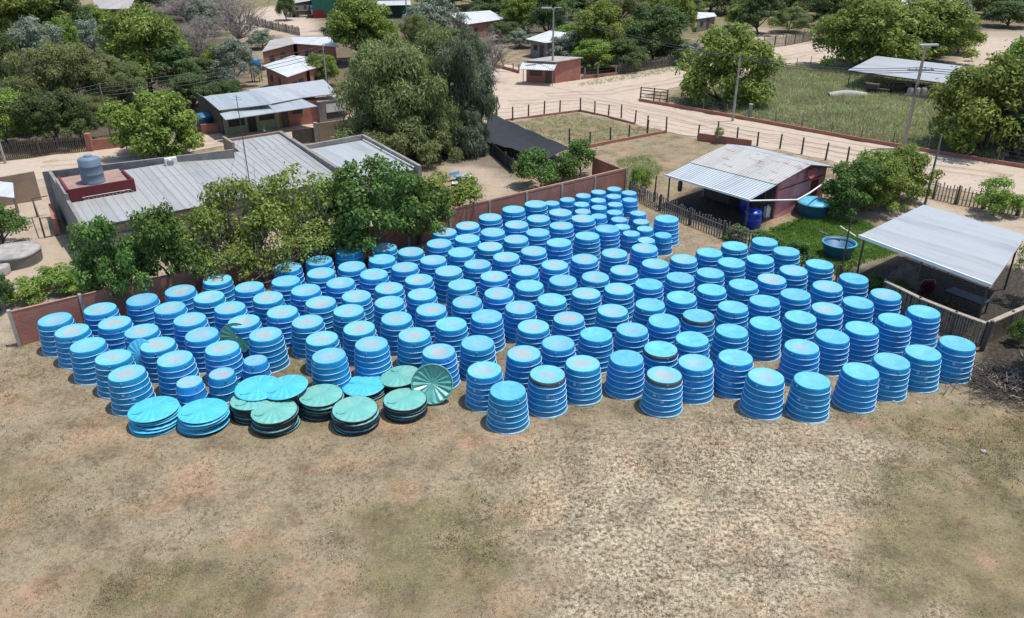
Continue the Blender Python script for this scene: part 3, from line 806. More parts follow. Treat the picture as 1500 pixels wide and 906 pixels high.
# ------------------------------------------------------------------ brick wall behind the tanks
WA, WB = at(13, 457.5, 1.95), at(917, 249.5, 1.75)
WC = at(869, 231, 1.6)
t_ = thing('brick_wall', 'long red brick wall with pale concrete posts running behind the blue tanks', 'wall', (WA.x, WA.y, 0))
mb = MB(); mb.wall(WA, WB, 0, 1.95, .14, 0, 1.75); mb.build('brickwork', M['old_brick'], t_, True)
mb = MB(); mb.wall(WB, WC, 0, 1.75, .14, 0, 1.65); mb.build('brickwork', M['old_brick'], t_, True)
mb = MB(); d_ = (WB - WA); d_.z = 0; d_.normalize(); mb.wall(WA - d_ * .05, WB + d_ * .05, 1.955, 1.985, .17, 0, 1.785); mb.build('coping', plain('coping_brick', (.36, .19, .14), .9, .2, 3), t_, True)
dW = d_.copy(); nW = Vector((dW.y, -dW.x, 0)); LW = (Vector((WB.x, WB.y, 0)) - Vector((WA.x, WA.y, 0))).length
k_ = 0.0
while k_ <= LW + .1:
    p_ = Vector((WA.x, WA.y, 0)) + dW * k_; hh = 2.06 - .2 * k_ / LW
    mb = MB(); mb.box((p_.x, p_.y, hh / 2), (.17, .24, hh), math.atan2(dW.y, dW.x)); mb.build('concrete_post', M['concrete'], t_, True)
    k_ += LW / 13

# ------------------------------------------------------------------ long building
LO = at(125, 331, 2.8); LA = math.radians(35.6)
U_ = Vector((math.cos(LA), math.sin(LA), 0)); V_ = Vector((-U_.y, U_.x, 0))
def lb(u, v, z=0): return Vector((LO.x, LO.y, 0)) + U_ * u + V_ * v + Vector((0, 0, z))
B_ = thing('long_building', 'long pale building with grey ribbed metal roof and dark red rooftop parapet', 'building', (LO.x, LO.y, 0))
mb = MB(); mb.prism([lb(0, .25), lb(17.5, .25), lb(17.5, 9.1), lb(0, 9.1)], [2.68, 2.68, 3.28, 3.28]); mb.build('wall', M['beige_wall'], B_, True)
mb = MB(); mb.prism([lb(17.5, -.7), lb(23.3, -.7), lb(23.3, 8.3), lb(17.5, 8.3)], [2.5, 2.5, 2.9, 2.9]); mb.build('wall', M['beige_wall'], B_, True)
mb = MB(); mb.prism([lb(12.9, 9.1), lb(17.5, 9.1), lb(17.5, 12.1), lb(12.9, 12.1)], [3.25, 3.25, 3.4, 3.4]); mb.build('wall', M['grey_plaster'], B_, True)
mb = MB()
for (v0, v1, z0, z1) in ((-.25, 4.4, 2.95, 3.3), (4.4, 8.1, 3.75, 3.9), (8.1, 11.8, 3.5, 3.55)):
    a, b = lb(-.16, v0), lb(-.16, v1); mb.wall(a, b, 0, z0, .22, 0, z1)
mb.build('end_wall', M['tan_block'] if False else M['grey_plaster'], B_, True)
mb = MB()
def roof_z(v): return 2.80 + .6 * (v + .45) / 9.6
def roof_area(u0, u1, v0, v1):
    mb.slab([lb(u0, v0, roof_z(v0)), lb(u1, v0, roof_z(v0)), lb(u1, v1, roof_z(v1)), lb(u0, v1, roof_z(v1))], .06)
    u = u0 + .3
    while u < u1:
        mb.prism([lb(u, v0 + .02), lb(u + .05, v0 + .02), lb(u + .05, v1 - .02), lb(u, v1 - .02)], [roof_z(v0) + .03, roof_z(v0) + .03, roof_z(v1) + .03, roof_z(v1) + .03], [roof_z(v0) - .01, roof_z(v0) - .01, roof_z(v1) - .01, roof_z(v1) - .01])
        u += .55
roof_area(0, 4.05, -.45, 4.35); roof_area(4.05, 17.35, -.45, 6.2); roof_area(4.05, 17.35, 6.22, 9.15); roof_area(13.0, 17.35, 9.17, 12.0)
mb.build('ribbed_roof', M['roof_grey'], B_, True)
mb = MB(); mb.wall(lb(-.05, -.47), lb(17.4, -.47), 2.62, 2.79, .05); mb.build('fascia', M['wood_dark'], B_, True)
mb = MB(); mb.prism([lb(0, .02), lb(23.2, .02), lb(23.2, .25), lb(0, .25)], 1.88, 1.78); mb.build('ledge', M['grey_plaster'], B_, True)
mb = MB(); a_, b_ = at(62, 252, 3.5), at(342, 219, 4.0); mb.wall(a_, b_, 0, 3.5, .2, 0, 4.0); mb.build('back_parapet', M['grey_plaster'], B_, True)
mb = MB(); mb.wall(lb(12.8, 9.9), lb(12.8, 12.3), 0, 4.0, .2, 0, 4.0); mb.wall(lb(12.8, 12.2), lb(17.6, 12.2), 0, 3.75, .2, 0, 3.75); mb.build('back_parapet', M['tan_block'], B_, True)
mb = MB(); mb.wall(lb(17.55, -.6), lb(17.55, 12.3), 0, 3.25, .3, 0, 3.75); mb.build('dividing_parapet', M['grey_plaster'], B_, True)
mb = MB(); mb.slab([lb(17.75, -.95, 2.6), lb(23.05, -.95, 2.6), lb(23.05, 8.0, 2.98), lb(17.75, 8.0, 2.98)], .06); mb.build('flat_roof', M['roof_smooth'], B_, True)
mb = MB(); mb.wall(lb(23.3, -1.5), lb(23.3, 8.3), 0, 3.0, .25, 0, 3.4); mb.wall(lb(23.3, 8.25), lb(17.7, 8.25), 0, 3.4, .25, 0, 3.3); mb.build('side_parapet', M['grey_plaster'], B_, True)
mb = MB(); mb.wall(lb(23.1, -.9), lb(23.1, 7.9), 2.72, 2.8, .08, 0, 3.14); mb.build('white_flashing', M['white_paint'], B_, True)
mb = MB(); mb.wall(lb(-.02, 4.45), lb(4.05, 4.45), 2.9, 3.98, .14); mb.wall(lb(4.05, 4.45), lb(4.05, 8.0), 2.9, 3.98, .14, 0, 3.8); mb.wall(lb(-.02, 4.5), lb(-.02, 8.1), 3.0, 3.98, .14, 0, 3.98)
mb.build('red_parapet', M['red_paint'], B_, True)
mb = MB(); mb.prism([lb(.06, 4.52), lb(3.98, 4.52), lb(3.98, 9.0), lb(.06, 9.0)], 3.62, 3.0); mb.build('tank_platform', M['platform'], B_, True)
mb = MB()
for z in (3.1, 3.34): mb.tube([lb(.7, 4.3, z), lb(3.7, 4.3, z)], .022, 5)
for i in range(13): mb.tube([lb(.7 + i * .25, 4.3, 3.1 if i % 2 else 3.34), lb(.95 + i * .25, 4.3, 3.34 if i % 2 else 3.1)], .014, 5)
tag(mb.build('steel_truss', M['galv']), 'thin steel lattice truss lying along the dark red rooftop parapet', 'truss')
p_ = lb(1.9, 6.6, 3.62)
t_ = thing('rooftop_tank', 'slate grey cylindrical water tank on the red parapet platform', 'water tank', tuple(p_)); t_.scale = (.86, .86, .84)
mb = MB(); mb.lathe([(.88, 0), (.90, .08), (.86, .14), (.85, .7), (.87, .74), (.85, .78), (.84, 1.4), (.86, 1.44), (.83, 1.48), (.82, 1.95), (.74, 2.05), (.3, 2.16)], 36); mb.face([mb.v[-36 + k] for k in range(36)]); mb.build('barrel', M['grey_tank'], t_)
mb = MB(); mb.lathe([(.29, 2.15), (.3, 2.24), (.26, 2.27), (.02, 2.28)], 24); mb.build('lid', M['grey_tank'], t_)
p_ = at(251, 240, 3.45); t_ = thing('air_conditioner', 'white air conditioner unit on the roof edge by the back parapet', 'air conditioner', (p_.x, p_.y, 3.25), LA)
mb = MB(); mb.box((0, 0, .34), (.85, .36, .62)); mb.build('housing', M['white_paint'], t_)
mb = MB(); mb.lathe([(.25, 0), (.25, .02), (.05, .03)], 20)
mb.v = [(x - .1, -.185 - z, .34 + y) for x, y, z in mb.v]; mb.build('fan_grille', M['steel'], t_)
mb = MB(); mb.box((-.3, 0, .0), (.06, .4, .06)); mb.box((.3, 0, .0), (.06, .4, .06)); mb.build('foot', M['steel'], t_)
p_ = lb(11.0, 1.2); zr = roof_z(1.2)
t_ = thing('antenna_mast', 'tall thin dark antenna mast standing on the ribbed roof', 'antenna', (p_.x, p_.y, zr))
top_ = height_at(p_, 140) - zr
mb = MB(); mb.tube([(0, 0, 0), (0, 0, top_)], [.035, .022], 6); mb.build('pole', M['wire'], t_)
mb = MB(); mb.tube([(-.35, 0, top_ - .3), (.35, 0, top_ - .3)], .012, 5); mb.tube([(-.25, .1, top_ - .12), (.25, -.1, top_ - .12)], .012, 5); mb.build('crossbar', M['wire'], t_)
mb = MB()
for q in ((1.6, 2.0), (-1.9, .8), (.3, -1.4)): mb.tube([(0, 0, top_ * .62), (q[0], q[1], .02)], .008, 4)
mb.build('guy_wire', M['wire'], t_)
p_ = lb(10.4, .8); t_ = thing('roof_vent', 'small square dark vent box on the ribbed roof beside the mast', 'vent', (p_.x, p_.y, roof_z(.8)), LA)
mb = MB(); mb.box((0, 0, .3), (.5, .4, .7)); mb.build('casing', M['wood_dark'], t_)
mb = MB(); mb.box((0, 0, .69), (.62, .52, .05)); mb.build('cap', M['wood_dark'], t_)

# boundary wall left of it, and the left yard
a_, b_ = at(-40, 291, 0), at(61, 292, 0)
a_ = b_ - U_ * 7.5
mb = MB(); mb.wall(a_, b_, 0, 2.1, .2, 0, 2.3)
tag(mb.build('block_wall', M['tan_block']), 'tan block wall joining the left corner of the long building', 'wall')
t_ = thing('yard_gate', 'slim dark post frame with a brick pier beside the long building', 'gate', tuple(at(75, 345)))
a_, b_ = at(66, 349), at(86, 345)
c_, d2 = at(55, 318), at(77, 314)
for q in (a_, c_): post(t_, q, 1.5, .06, 'wood_dark')
beam(t_, (a_.x, a_.y, 1.45), (c_.x, c_.y, 1.45), .04, 'wood_dark'); beam(t_, (a_.x, a_.y, .05), (b_.x, b_.y, .05), .04, 'wood_dark', 'sill'); beam(t_, (c_.x, c_.y, 1.45), (d2.x, d2.y, 1.45), .04, 'wood_dark')
mb = MB(); mb.wall(b_, at(80, 322), 0, 1.25, .3); mb.build('pier', M['old_brick'], t_, True)
p_ = at(24, 384, 0)
t_ = thing('stone_cistern', 'round low stone cistern with a bleached rough top in the left yard', 'cistern', tuple(p_))
mb = MB(); mb.lathe([(1.55, 0), (1.6, .72)], 30, fn=lambda q, a: .02 * math.sin(9 * a)); mb.build('masonry', M['stone_side'], t_)
mb = MB(); mb.lathe([(1.6, .70), (1.64, .78), (1.5, .86), (.9, .92), (.05, .95)], 30, fn=lambda q, a: .03 * math.sin(5 * a + q * 9)); mb.face([mb.v[-30 + k] for k in range(30)]); mb.build('cover', M['stone'], t_)
p_ = at(-6, 402, 0)
t_ = thing('stone_trough', 'low pale stone block at the left frame edge beside the cistern', 'trough', tuple(p_))
mb = MB(); mb.lathe([(.85, 0), (.9, .5), (.8, .58), (.1, .6)], 20, fn=lambda q, a: .03 * math.sin(4 * a)); mb.build('block', M['stone'], t_)
R_ = [at(-25, 285, 2.0), at(21, 290, 2.0), at(19, 268, 2.3), at(-20, 264, 2.3)]
t_ = thing('lean_to', 'little white sheet roof behind the dark tree at the left edge', 'shelter', base_of(R_)); roof_part(t_, R_, 'roof_white')
for q in R_: post(t_, inset(R_, .2)[R_.index(q)], q.z - .08)

# ------------------------------------------------------------------ pink house
PO = at(980, 257, 2.45); PA = math.radians(-50.8)
PU = Vector((math.cos(PA), math.sin(PA), 0)); PV = Vector((-PU.y, PU.x, 0))
def ph(u, v, z=0): return Vector((PO.x, PO.y, 0)) + PU * u + PV * v + Vector((0, 0, z))
B_ = thing('pink_house', 'pink walled house with a patched rusty metal roof and deep shaded porch', 'house', tuple(ph(3.7, 5)))
mb = MB(); mb.slab([ph(-.2, -.15, 2.45), ph(7.4, -.15, 2.45), ph(7.4, 3.05, 2.925), ph(-.2, 2.75, 2.90)], .05); mb.build('porch_roof', M['roof_blue'], B_, True)
mb = MB(); mb.slab([ph(-.2, 2.6, 2.93), ph(7.4, 2.9, 2.96), ph(7.4, 7.15, 3.6), ph(-.2, 7.15, 3.6)], .05); mb.build('front_roof', M['roof_rust'], B_, True)
mb = MB(); mb.slab([ph(7.4, 10.6, 2.8), ph(-.2, 10.6, 2.8), ph(-.2, 7.18, 3.605), ph(7.4, 7.18, 3.605)], .05); mb.build('back_roof', M['roof_plain'], B_, True)
mb = MB()
f_ = [ph(.3, 4.0), ph(6.95, 4.0), ph(6.95, 7.15), ph(6.95, 10.3), ph(.3, 10.3), ph(.3, 7.15)]
mb.prism(f_, [3.03, 3.03, 3.5, 2.8, 2.8, 3.5]); mb.build('wall', M['pink_wall'], B_, True)
mb = MB(); mb.tube([ph(7.3, 0, 2.38), ph(7.3, 7.15, 3.50), ph(7.3, 10.5, 2.74)], .05, 5); mb.build('bargeboard', M['wood_dark'], B_, True)
mb = MB(); mb.wall(ph(6.97, 4.1), ph(6.97, 10.2), 2.15, 2.2, .05); mb.build('tie_beam', M['red_paint'], B_, True)
panel_on('porch_shade_panel', B_, M['wood_dark'], ph(.3, 4.0), ph(6.95, 4.0), .1, 6.5, 0, 2.95, .01, .03)  # dark sheet over the front wall, painting in the porch shade
panel_on('door', B_, M['dark_opening'], ph(.3, 4.0), ph(6.95, 4.0), 2.6, 3.5, 0, 2.1)
framed('window', B_, ph(.3, 4.0), ph(6.95, 4.0), .8, 1.9, .9, 2.0); framed('window', B_, ph(.3, 4.0), ph(6.95, 4.0), 4.6, 5.7, .9, 2.0)
panel_on('door', B_, M['red_paint'], ph(6.95, 4.0), ph(6.95, 10.3), 4.4, 5.3, 0, 2.0)
for u in (0.05, 7.2): post(B_, ph(u, .05), 2.42, .06, 'wood_dark', 'porch_post')
mb = MB(); mb.wall(ph(-.3, -.2), ph(7.45, -.2), 2.38, 2.52, .09); mb.build('gutter', M['white_paint'], B_, True)
mb = MB(); a_ = ph(7.45, -.2, 2.42); mb.tube([a_, at(1168, 293, 2.2), at(1186, 283, 2.25), at(1216, 262, 2.4)], .06, 8); mb.build('rain_pipe', M['white_paint'], B_, True)
p_ = ph(7.25, 7.6, 2.75); t_ = thing('satellite_dish', 'faded red satellite dish on the pink gable wall', 'satellite dish', tuple(p_))
mb = MB(); mb.lathe([(.02, -.10), (.25, -.075), (.45, .0), (.46, .012), (.25, -.06), (.02, -.085)], 24)
rot = Matrix.Rotation(math.radians(62), 4, Vector((-PU.y, PU.x, 0)).normalized()); mb.v = [tuple(rot @ Vector(v)) for v in mb.v]; mb.build('reflector', M['dish_red'], t_)
mb = MB(); mb.tube([Vector((0, 0, 0)), PU * -.3 + Vector((0, 0, -.25))], .025, 6); mb.build('bracket', M['steel'], t_)
mb = MB(); mb.tube([Vector((0, 0, -.35)), PU * .45 + Vector((0, 0, -.05))], .012, 5); mb.build('feed_arm', M['steel'], t_)
p_ = at(1101, 332); t_ = thing('plastic_barrel', 'royal blue plastic water barrel at the porch corner', 'barrel', (p_.x, p_.y, 0))
mb = MB(); mb.lathe([(.58, 0), (.62, .06), (.6, .5), (.63, .55), (.6, .6), (.6, 1.0), (.63, 1.05), (.58, 1.16), (.35, 1.28), (.25, 1.3)], 28, fn=lambda q, a: .03 * math.sin(6 * a) if .3 < q < .6 and False else 0); mb.build('drum', M['royal_plastic'], t_)
mb = MB(); mb.lathe([(.25, 1.3), (.26, 1.36), (.02, 1.38)], 20)
for k in range(6):
    a = k * math.pi / 3; mb.box((.42 * math.cos(a), .42 * math.sin(a), 1.27), (.25, .08, .06), a)
mb.build('cap', M['royal_plastic'], t_)
p_ = at(1091, 308); t_ = thing('plastic_barrel', 'second blue barrel in the porch shade behind the royal blue one', 'barrel', (p_.x, p_.y, 0))
mb = MB(); mb.lathe([(.4, 0), (.42, .05), (.41, .95), (.3, 1.05)], 24); mb.build('drum', M['royal_plastic'], t_)
mb = MB(); mb.lathe([(.3, 1.05), (.3, 1.1), (.02, 1.12)], 20); mb.build('cap', M['royal_plastic'], t_)
p_ = at(1123, 318); t_ = thing('white_canister', 'small white canister standing between blue barrel and pink wall', 'canister', (p_.x, p_.y, 0))
mb = MB(); mb.box((0, 0, .4), (.42, .3, .8), .4); mb.build('body', M['white_paint'], t_)
mb = MB(); mb.lathe([(.08, .8), (.08, .9), (.02, .92)], 12); mb.build('cap', M['white_paint'], t_)
def tub(px, py, rt, rb, h, name, label):
    p_ = at(px, py); t_ = thing(name, label, 'water tank', (p_.x, p_.y, 0))
    mb = MB(); mb.lathe([(rb - .05, .0), (rb, .04), (rt - .01, h - .1), (rt + .05, h - .08), (rt + .05, h), (rt - .02, h), (rb - .06, .12), (.02, .1)], 44); mb.build('shell', M['tub_blue'], t_)
    return t_
t_ = tub(1190, 315, 1.2, 1.0, 1.05, 'water_tank', 'wide low blue tank with pale domed lid beside the pink house')
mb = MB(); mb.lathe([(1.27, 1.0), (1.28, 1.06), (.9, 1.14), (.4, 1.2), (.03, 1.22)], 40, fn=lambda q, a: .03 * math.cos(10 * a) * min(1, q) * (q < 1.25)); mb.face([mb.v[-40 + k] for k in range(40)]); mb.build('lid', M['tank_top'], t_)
t_ = tub(1226, 375, 1.03, .85, .95, 'open_tub', 'open empty blue tub on the lawn left of the grey canopy')
mb = MB(); mb.lathe([(.02, .14), (.86, .17)], 36); mb.build('water', M['water'], t_)
mb = MB(); mb.lathe([(1.025, .90), (.965, .86), (.955, .60), (.90, .25), (.86, .20)], 40); mb.build('lining', M['tub_inside'], t_)
mb = MB(); mb.lathe([(.955, .545), (.925, .555), (.925, .585), (.955, .595)], 40); mb.build('hoop', M['hoop'], t_)
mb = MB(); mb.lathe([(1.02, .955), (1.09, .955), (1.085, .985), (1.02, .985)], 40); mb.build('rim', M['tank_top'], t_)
# pipes lying on the lawn
a_, b_ = at(1231, 332, .08), at(1254, 347, .08)
mb = MB(); mb.tube([a_, b_], .06, 8); tag(mb.build('plastic_pipe', M['white_paint']), 'white pipe lying on the lawn at the canopy corner', 'pipe')
a_, b_ = at(1200, 339, .06), at(1213, 344, .06)
mb = MB(); mb.tube([a_, b_], .04, 7); tag(mb.build('wood_pole', M['wood_pale']), 'short pale stick lying on the lawn above the open tub', 'stick')

# ------------------------------------------------------------------ open sided canopies
def canopy(name, label, R, mat, fascia=True, wood='wood_dark', extra=0):
    t_ = thing(name, label, 'canopy', base_of(R))
    roof_part(t_, R, mat, .06)
    I = inset(R, .35)
    for p in I: post(t_, p, p.z - .1, .055, 'wire')  # near-black post colour paints in the shade below the roof
    for i in range(extra):
        for a, b in ((0, 1), (3, 2)) if False else ((0, 3), (1, 2)):
            q = I[a].lerp(I[b], (i + 1) / (extra + 1)); post(t_, q, q.z - .1, .055, 'wire')
    beam(t_, I[0] - Vector((0, 0, .13)), I[3] - Vector((0, 0, .13)), .06, wood); beam(t_, I[1] - Vector((0, 0, .13)), I[2] - Vector((0, 0, .13)), .06, wood)
    beam(t_, I[0] - Vector((0, 0, .2)), I[1] - Vector((0, 0, .2)), .06, wood); beam(t_, I[3] - Vector((0, 0, .2)), I[2] - Vector((0, 0, .2)), .06, wood)
    if fascia:
        mb = MB(); mb.wall(R[0], R[3], R[0].z - .14, R[0].z + .05, .1); mb.build('gutter', M['white_paint'], t_, True)
    return t_
canopy('metal_canopy', 'big plain grey metal canopy at the right edge above deep shade', [at(1258, 345, 3.2), at(1353, 300, 3.5), at(1504, 345, 3.5), at(1453, 418, 3.2)], 'roof_smooth', extra=1)
canopy('field_shed', 'open sided grey metal shed roof in the grassy field', [at(1242, 103, 2.2), at(1283, 82, 2.7), at(1410, 97, 2.7), at(1385, 122, 2.2)], 'roof_smooth', False, extra=1)
# things kept under the shade of the field shed and the canopy
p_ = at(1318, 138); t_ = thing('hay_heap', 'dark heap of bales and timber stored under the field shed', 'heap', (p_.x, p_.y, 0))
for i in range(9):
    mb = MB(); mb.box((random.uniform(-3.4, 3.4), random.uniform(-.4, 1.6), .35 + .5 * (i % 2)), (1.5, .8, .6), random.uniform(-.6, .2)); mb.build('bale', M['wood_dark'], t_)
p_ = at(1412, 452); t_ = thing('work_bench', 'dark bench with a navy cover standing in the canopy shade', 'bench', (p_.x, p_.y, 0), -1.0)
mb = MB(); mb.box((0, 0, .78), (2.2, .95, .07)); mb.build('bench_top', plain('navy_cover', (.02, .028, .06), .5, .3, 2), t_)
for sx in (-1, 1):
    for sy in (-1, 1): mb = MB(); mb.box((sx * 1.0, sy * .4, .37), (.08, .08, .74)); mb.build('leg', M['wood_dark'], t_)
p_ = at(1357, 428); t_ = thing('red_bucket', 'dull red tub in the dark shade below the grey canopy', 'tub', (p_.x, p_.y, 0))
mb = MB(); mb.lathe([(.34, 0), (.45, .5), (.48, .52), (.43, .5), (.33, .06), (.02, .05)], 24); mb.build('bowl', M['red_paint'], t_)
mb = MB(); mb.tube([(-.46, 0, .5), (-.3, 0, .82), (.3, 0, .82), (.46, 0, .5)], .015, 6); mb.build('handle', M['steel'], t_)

# ------------------------------------------------------------------ green fronted house and street buildings
Lq = [at(320.8, 161.7, 3.0), at(399, 152.5, 3.0), at(373, 132.5, 3.4), at(297.5, 141.7, 3.4)]
Gq = [at(397, 152.0, 2.85), at(441, 143.6, 2.85), at(495, 136.7, 3.1), at(474, 116.7, 3.5), at(363, 131.5, 3.35)]
Aq = [at(330, 175.8, 2.3), at(465, 155.8, 2.3), at(441, 144.5, 2.75), at(322, 166.5, 2.75)]
g0, g1 = at(331, 199, 0), at(470, 180.5, 0)
gd = (g1 - g0).normalized(); gn = Vector((-gd.y, gd.x, 0)); GL = (g1 - g0).length
B_ = thing('green_house', 'low street house, pale green and brick front under bluish metal roofs', 'house', tuple(g0))
gp = lambda u, v, z=0: g0 + gd * u + gn * v + Vector((0, 0, z))
mb = MB(); mb.prism([gp(0, 0), gp(GL * .56, 0), gp(GL * .56, 5.2), gp(0, 5.2)], [2.6, 2.6, 3.15, 3.15]); mb.build('green_front', M['green_wall'], B_, True)
mb = MB(); mb.prism([gp(GL * .56 + .01, .05), gp(GL, .05), gp(GL, 5.2), gp(GL * .56 + .01, 5.2)], [2.5, 2.5, 2.8, 2.8]); mb.build('brick_front', M['brick'], B_, True)
mb = MB(); mb.wall(gp(-.05, .3), gp(-.9, 6.2), 0, 2.9, .15, 0, 3.3); mb.build('side_wall', M['wood_dark'], B_, True)
roof_part(B_, Lq, 'roof_blue', .07, 'main_roof'); roof_part(B_, Gq, 'roof_plain', .07, 'rear_roof'); roof_part(B_, Aq, 'roof_blue', .06, 'awning')
for s0, s1, z0, z1 in ((GL * .035, GL * .21, .75, 2.05), (GL * .35, GL * .53, 1.0, 1.9)): framed('window', B_, gp(0, 0), gp(GL, 0), s0, s1, z0, z1, 'green_wall')
framed('door', B_, gp(0, 0), gp(GL, 0), GL * .235, GL * .32, 0, 2.1, 'wood_dark')
framed('window', B_, gp(0, .05), gp(GL, .05), GL * .70, GL * .82, 1.2, 2.1, 'wood_grey'); panel_on('door', B_, M['wood_dark'], gp(0, .05), gp(GL, .05), GL * .59, GL * .66, 0, 2.1)
for u in (.2, GL * .5, GL): post(B_, gp(u, -.75), 2.25, .05, 'wood_grey', 'awning_post')
p_ = gp(GL + 1.1, .3); t_ = thing('brick_gatepost', 'brick and timber gate bay between green house and grey kiosk', 'gate', tuple(p_))
mb = MB(); mb.wall(p_ - gd * .8, p_ + gd * .7, 0, 1.7, .2); mb.build('infill', M['brick'], t_, True)
for s in (-.85, -.05, .75): mb = MB(); q = p_ + gd * s; mb.box((q.x, q.y, .95), (.16, .24, 1.9), math.atan2(gd.y, gd.x)); mb.build('post', M['wood_pale'], t_, True)
p_ = at(488, 179); t_ = thing('street_kiosk', 'small grey street kiosk with white upper panel and dark counter', 'kiosk', (p_.x, p_.y, 0), math.atan2(gd.y, gd.x))
mb = MB(); mb.box((0, .8, 1.15), (2.9, 1.7, 2.3)); mb.build('body', M['grey_plaster'], t_)
mb = MB(); mb.box((.35, -.08, 1.55), (2.0, .04, .9)); mb.build('front_panel', M['white_paint'], t_)
mb = MB(); mb.box((.35, -.08, .72), (2.0, .05, .62)); mb.build('counter', M['dark_opening'], t_)
mb = MB(); mb.box((0, .75, 2.36), (3.2, 2.1, .1)); mb.build('roof', M['concrete'], t_)
a_, b_ = at(296, 197), at(326, 194)
mb = MB(); mb.wall(a_, b_, 0, 1.0, .16); tag(mb.build('brick_wall', M['brick']), 'short orange brick wall under the blue tub by the green house', 'wall')
p_ = at(303, 189); t_ = tub(302, 191, .98, .8, 1.0, 'water_tank', 'blue street tank with lid left of the green house'); t_.location.z = .55
mb = MB(); mb.box((0, 0, -.28), (1.5, 1.5, .54)); mb.build('plinth', M['old_brick'], t_)
mb = MB(); mb.lathe([(1.03, .99), (1.0, 1.05), (.5, 1.2), (.03, 1.26)], 30, fn=lambda q, a: .03 * math.cos(8 * a) * q); mb.build('lid', M['tub_blue'], t_)
t_ = thing('brick_wall', 'red brick garden wall with a pier left of the yellow-green tree', 'wall', tuple(at(135, 221)))
mb = MB(); mb.wall(at(136, 221.5), at(205, 213), 0, 1.05, .16); mb.build('brickwork', M['brick'], t_, True)
mb = MB(); q = at(134, 221.7); mb.box((q.x, q.y, .85), (.5, .5, 1.7)); mb.build('pier', M['brick'], t_, True)

def quad_house(name, label, roofs, walls, foot_inset=.4, wall='old_brick', cat='house'):
    """roofs: list of (corner list, sheet); walls follow the first roofs' outlines"""
    t_ = thing(name, label, cat, base_of(roofs[0][0]))
    for R, mt in roofs: roof_part(t_, R, mt, .07)
    for k in walls:
        I = inset(roofs[k][0], foot_inset); mb = MB()
        ar = sum(I[i].x * I[(i + 1) % len(I)].y - I[(i + 1) % len(I)].x * I[i].y for i in range(len(I)))
        if ar < 0: I = I[::-1]
        mb.prism([(p.x, p.y) for p in I], [p.z - .09 for p in I]); mb.build('wall', M[wall], t_, True)
        for i in range(len(I)):
            a, b = I[i], I[(i + 1) % len(I)]
            d = Vector((b.x - a.x, b.y - a.y)); n = Vector((d.y, -d.x))
            if n.y < 0 and d.length > 2:      # faces the street side
                panel_on('door', t_, M['wood_dark'], a, b, d.length * .55, d.length * .55 + .9, 0, 2.0)
                framed('window', t_, a, b, d.length * .18, d.length * .18 + 1.0, 1.0, 1.9)
    return t_
quad_house('brick_house', 'brick house with bright white folded sheet roof behind the green house', [([at(384.7, 96.5, 2.7), at(421, 113, 2.7), at(452, 102.5, 2.9), at(428, 81.5, 3.2)], 'roof_white'), ([at(452.5, 102.3, 2.9), at(483, 94, 2.7), at(472, 85, 2.9), at(428.5, 81.3, 3.2)], 'roof_white')], [0, 1], .5)
quad_house('brick_house', 'long brick house with whitish roof beyond the bright white one', [([at(383, 76.5, 2.6), at(432, 64, 3.0), at(425, 54.5, 3.0), at(396, 59, 2.8)], 'roof_old'), ([at(432, 64, 3.0), at(494, 68.5, 2.6), at(483, 54.5, 2.8), at(425, 54.3, 3.0)], 'roof_white')], [0, 1], .4, 'brick')
p_ = at(377, 120); t_ = thing('water_tank', 'blue elevated water tank on a stand by the white roof', 'water tank', (p_.x, p_.y, 1.7))
mb = MB(); mb.lathe([(.65, 0), (.75, .1), (.78, 1.2), (.5, 1.4), (.05, 1.45)], 26); mb.build('shell', M['tub_blue'], t_)
for sx in (-1, 1):
    for sy in (-1, 1): mb = MB(); mb.box((sx * .5, sy * .5, -.86), (.1, .1, 1.68)); mb.build('leg', M['wood_dark'], t_)
mb = MB(); mb.box((0, 0, -.03), (1.4, 1.4, .06)); mb.build('platform', M['wood_dark'], t_)
# corner shop with white awning
k0, k1, k2 = at(771, 121, 0), at(813, 123, 0), at(850, 116.5, 0)
k3 = k0 + (k2 - k1)
B_ = thing('brick_kiosk', 'small red brick corner hut with a flat roof and white awning', 'hut', tuple(k1))
mb = MB(); mb.prism([k0, k1, k2, k3], [2.75, 2.75, 2.65, 2.65]); mb.build('wall', M['brick'], B_, True)
I = inset([Vector((p.x, p.y, 2.86)) for p in (k0, k1, k2, k3)], -.35); roof_part(B_, I, 'concrete', .1)
kd = (k1 - k0).normalized(); kn = Vector((kd.y, -kd.x, 0)); KL = (k1 - k0).length
AW = [k0 + kn * 1.9 - kd * .5 + Vector((0, 0, 2.05)), k1 + kn * 1.9 + kd * .2 + Vector((0, 0, 2.05)), k1 + kd * .2 + kn * .02 + Vector((0, 0, 2.6)), k0 - kd * .5 + kn * .02 + Vector((0, 0, 2.6))]
roof_part(B_, AW, 'roof_white', .06, 'awning')
for s in (0, 1): post(B_, (k0 if s == 0 else k1) + kn * 1.75, 2.03, .05, 'wood_grey', 'awning_post')
panel_on('shutter', B_, M['wood_dark'], k0, k1, KL * .12, KL * .55, .9, 2.0); panel_on('door', B_, M['wood_dark'], k0, k1, KL * .66, KL * .88, 0, 2.0)
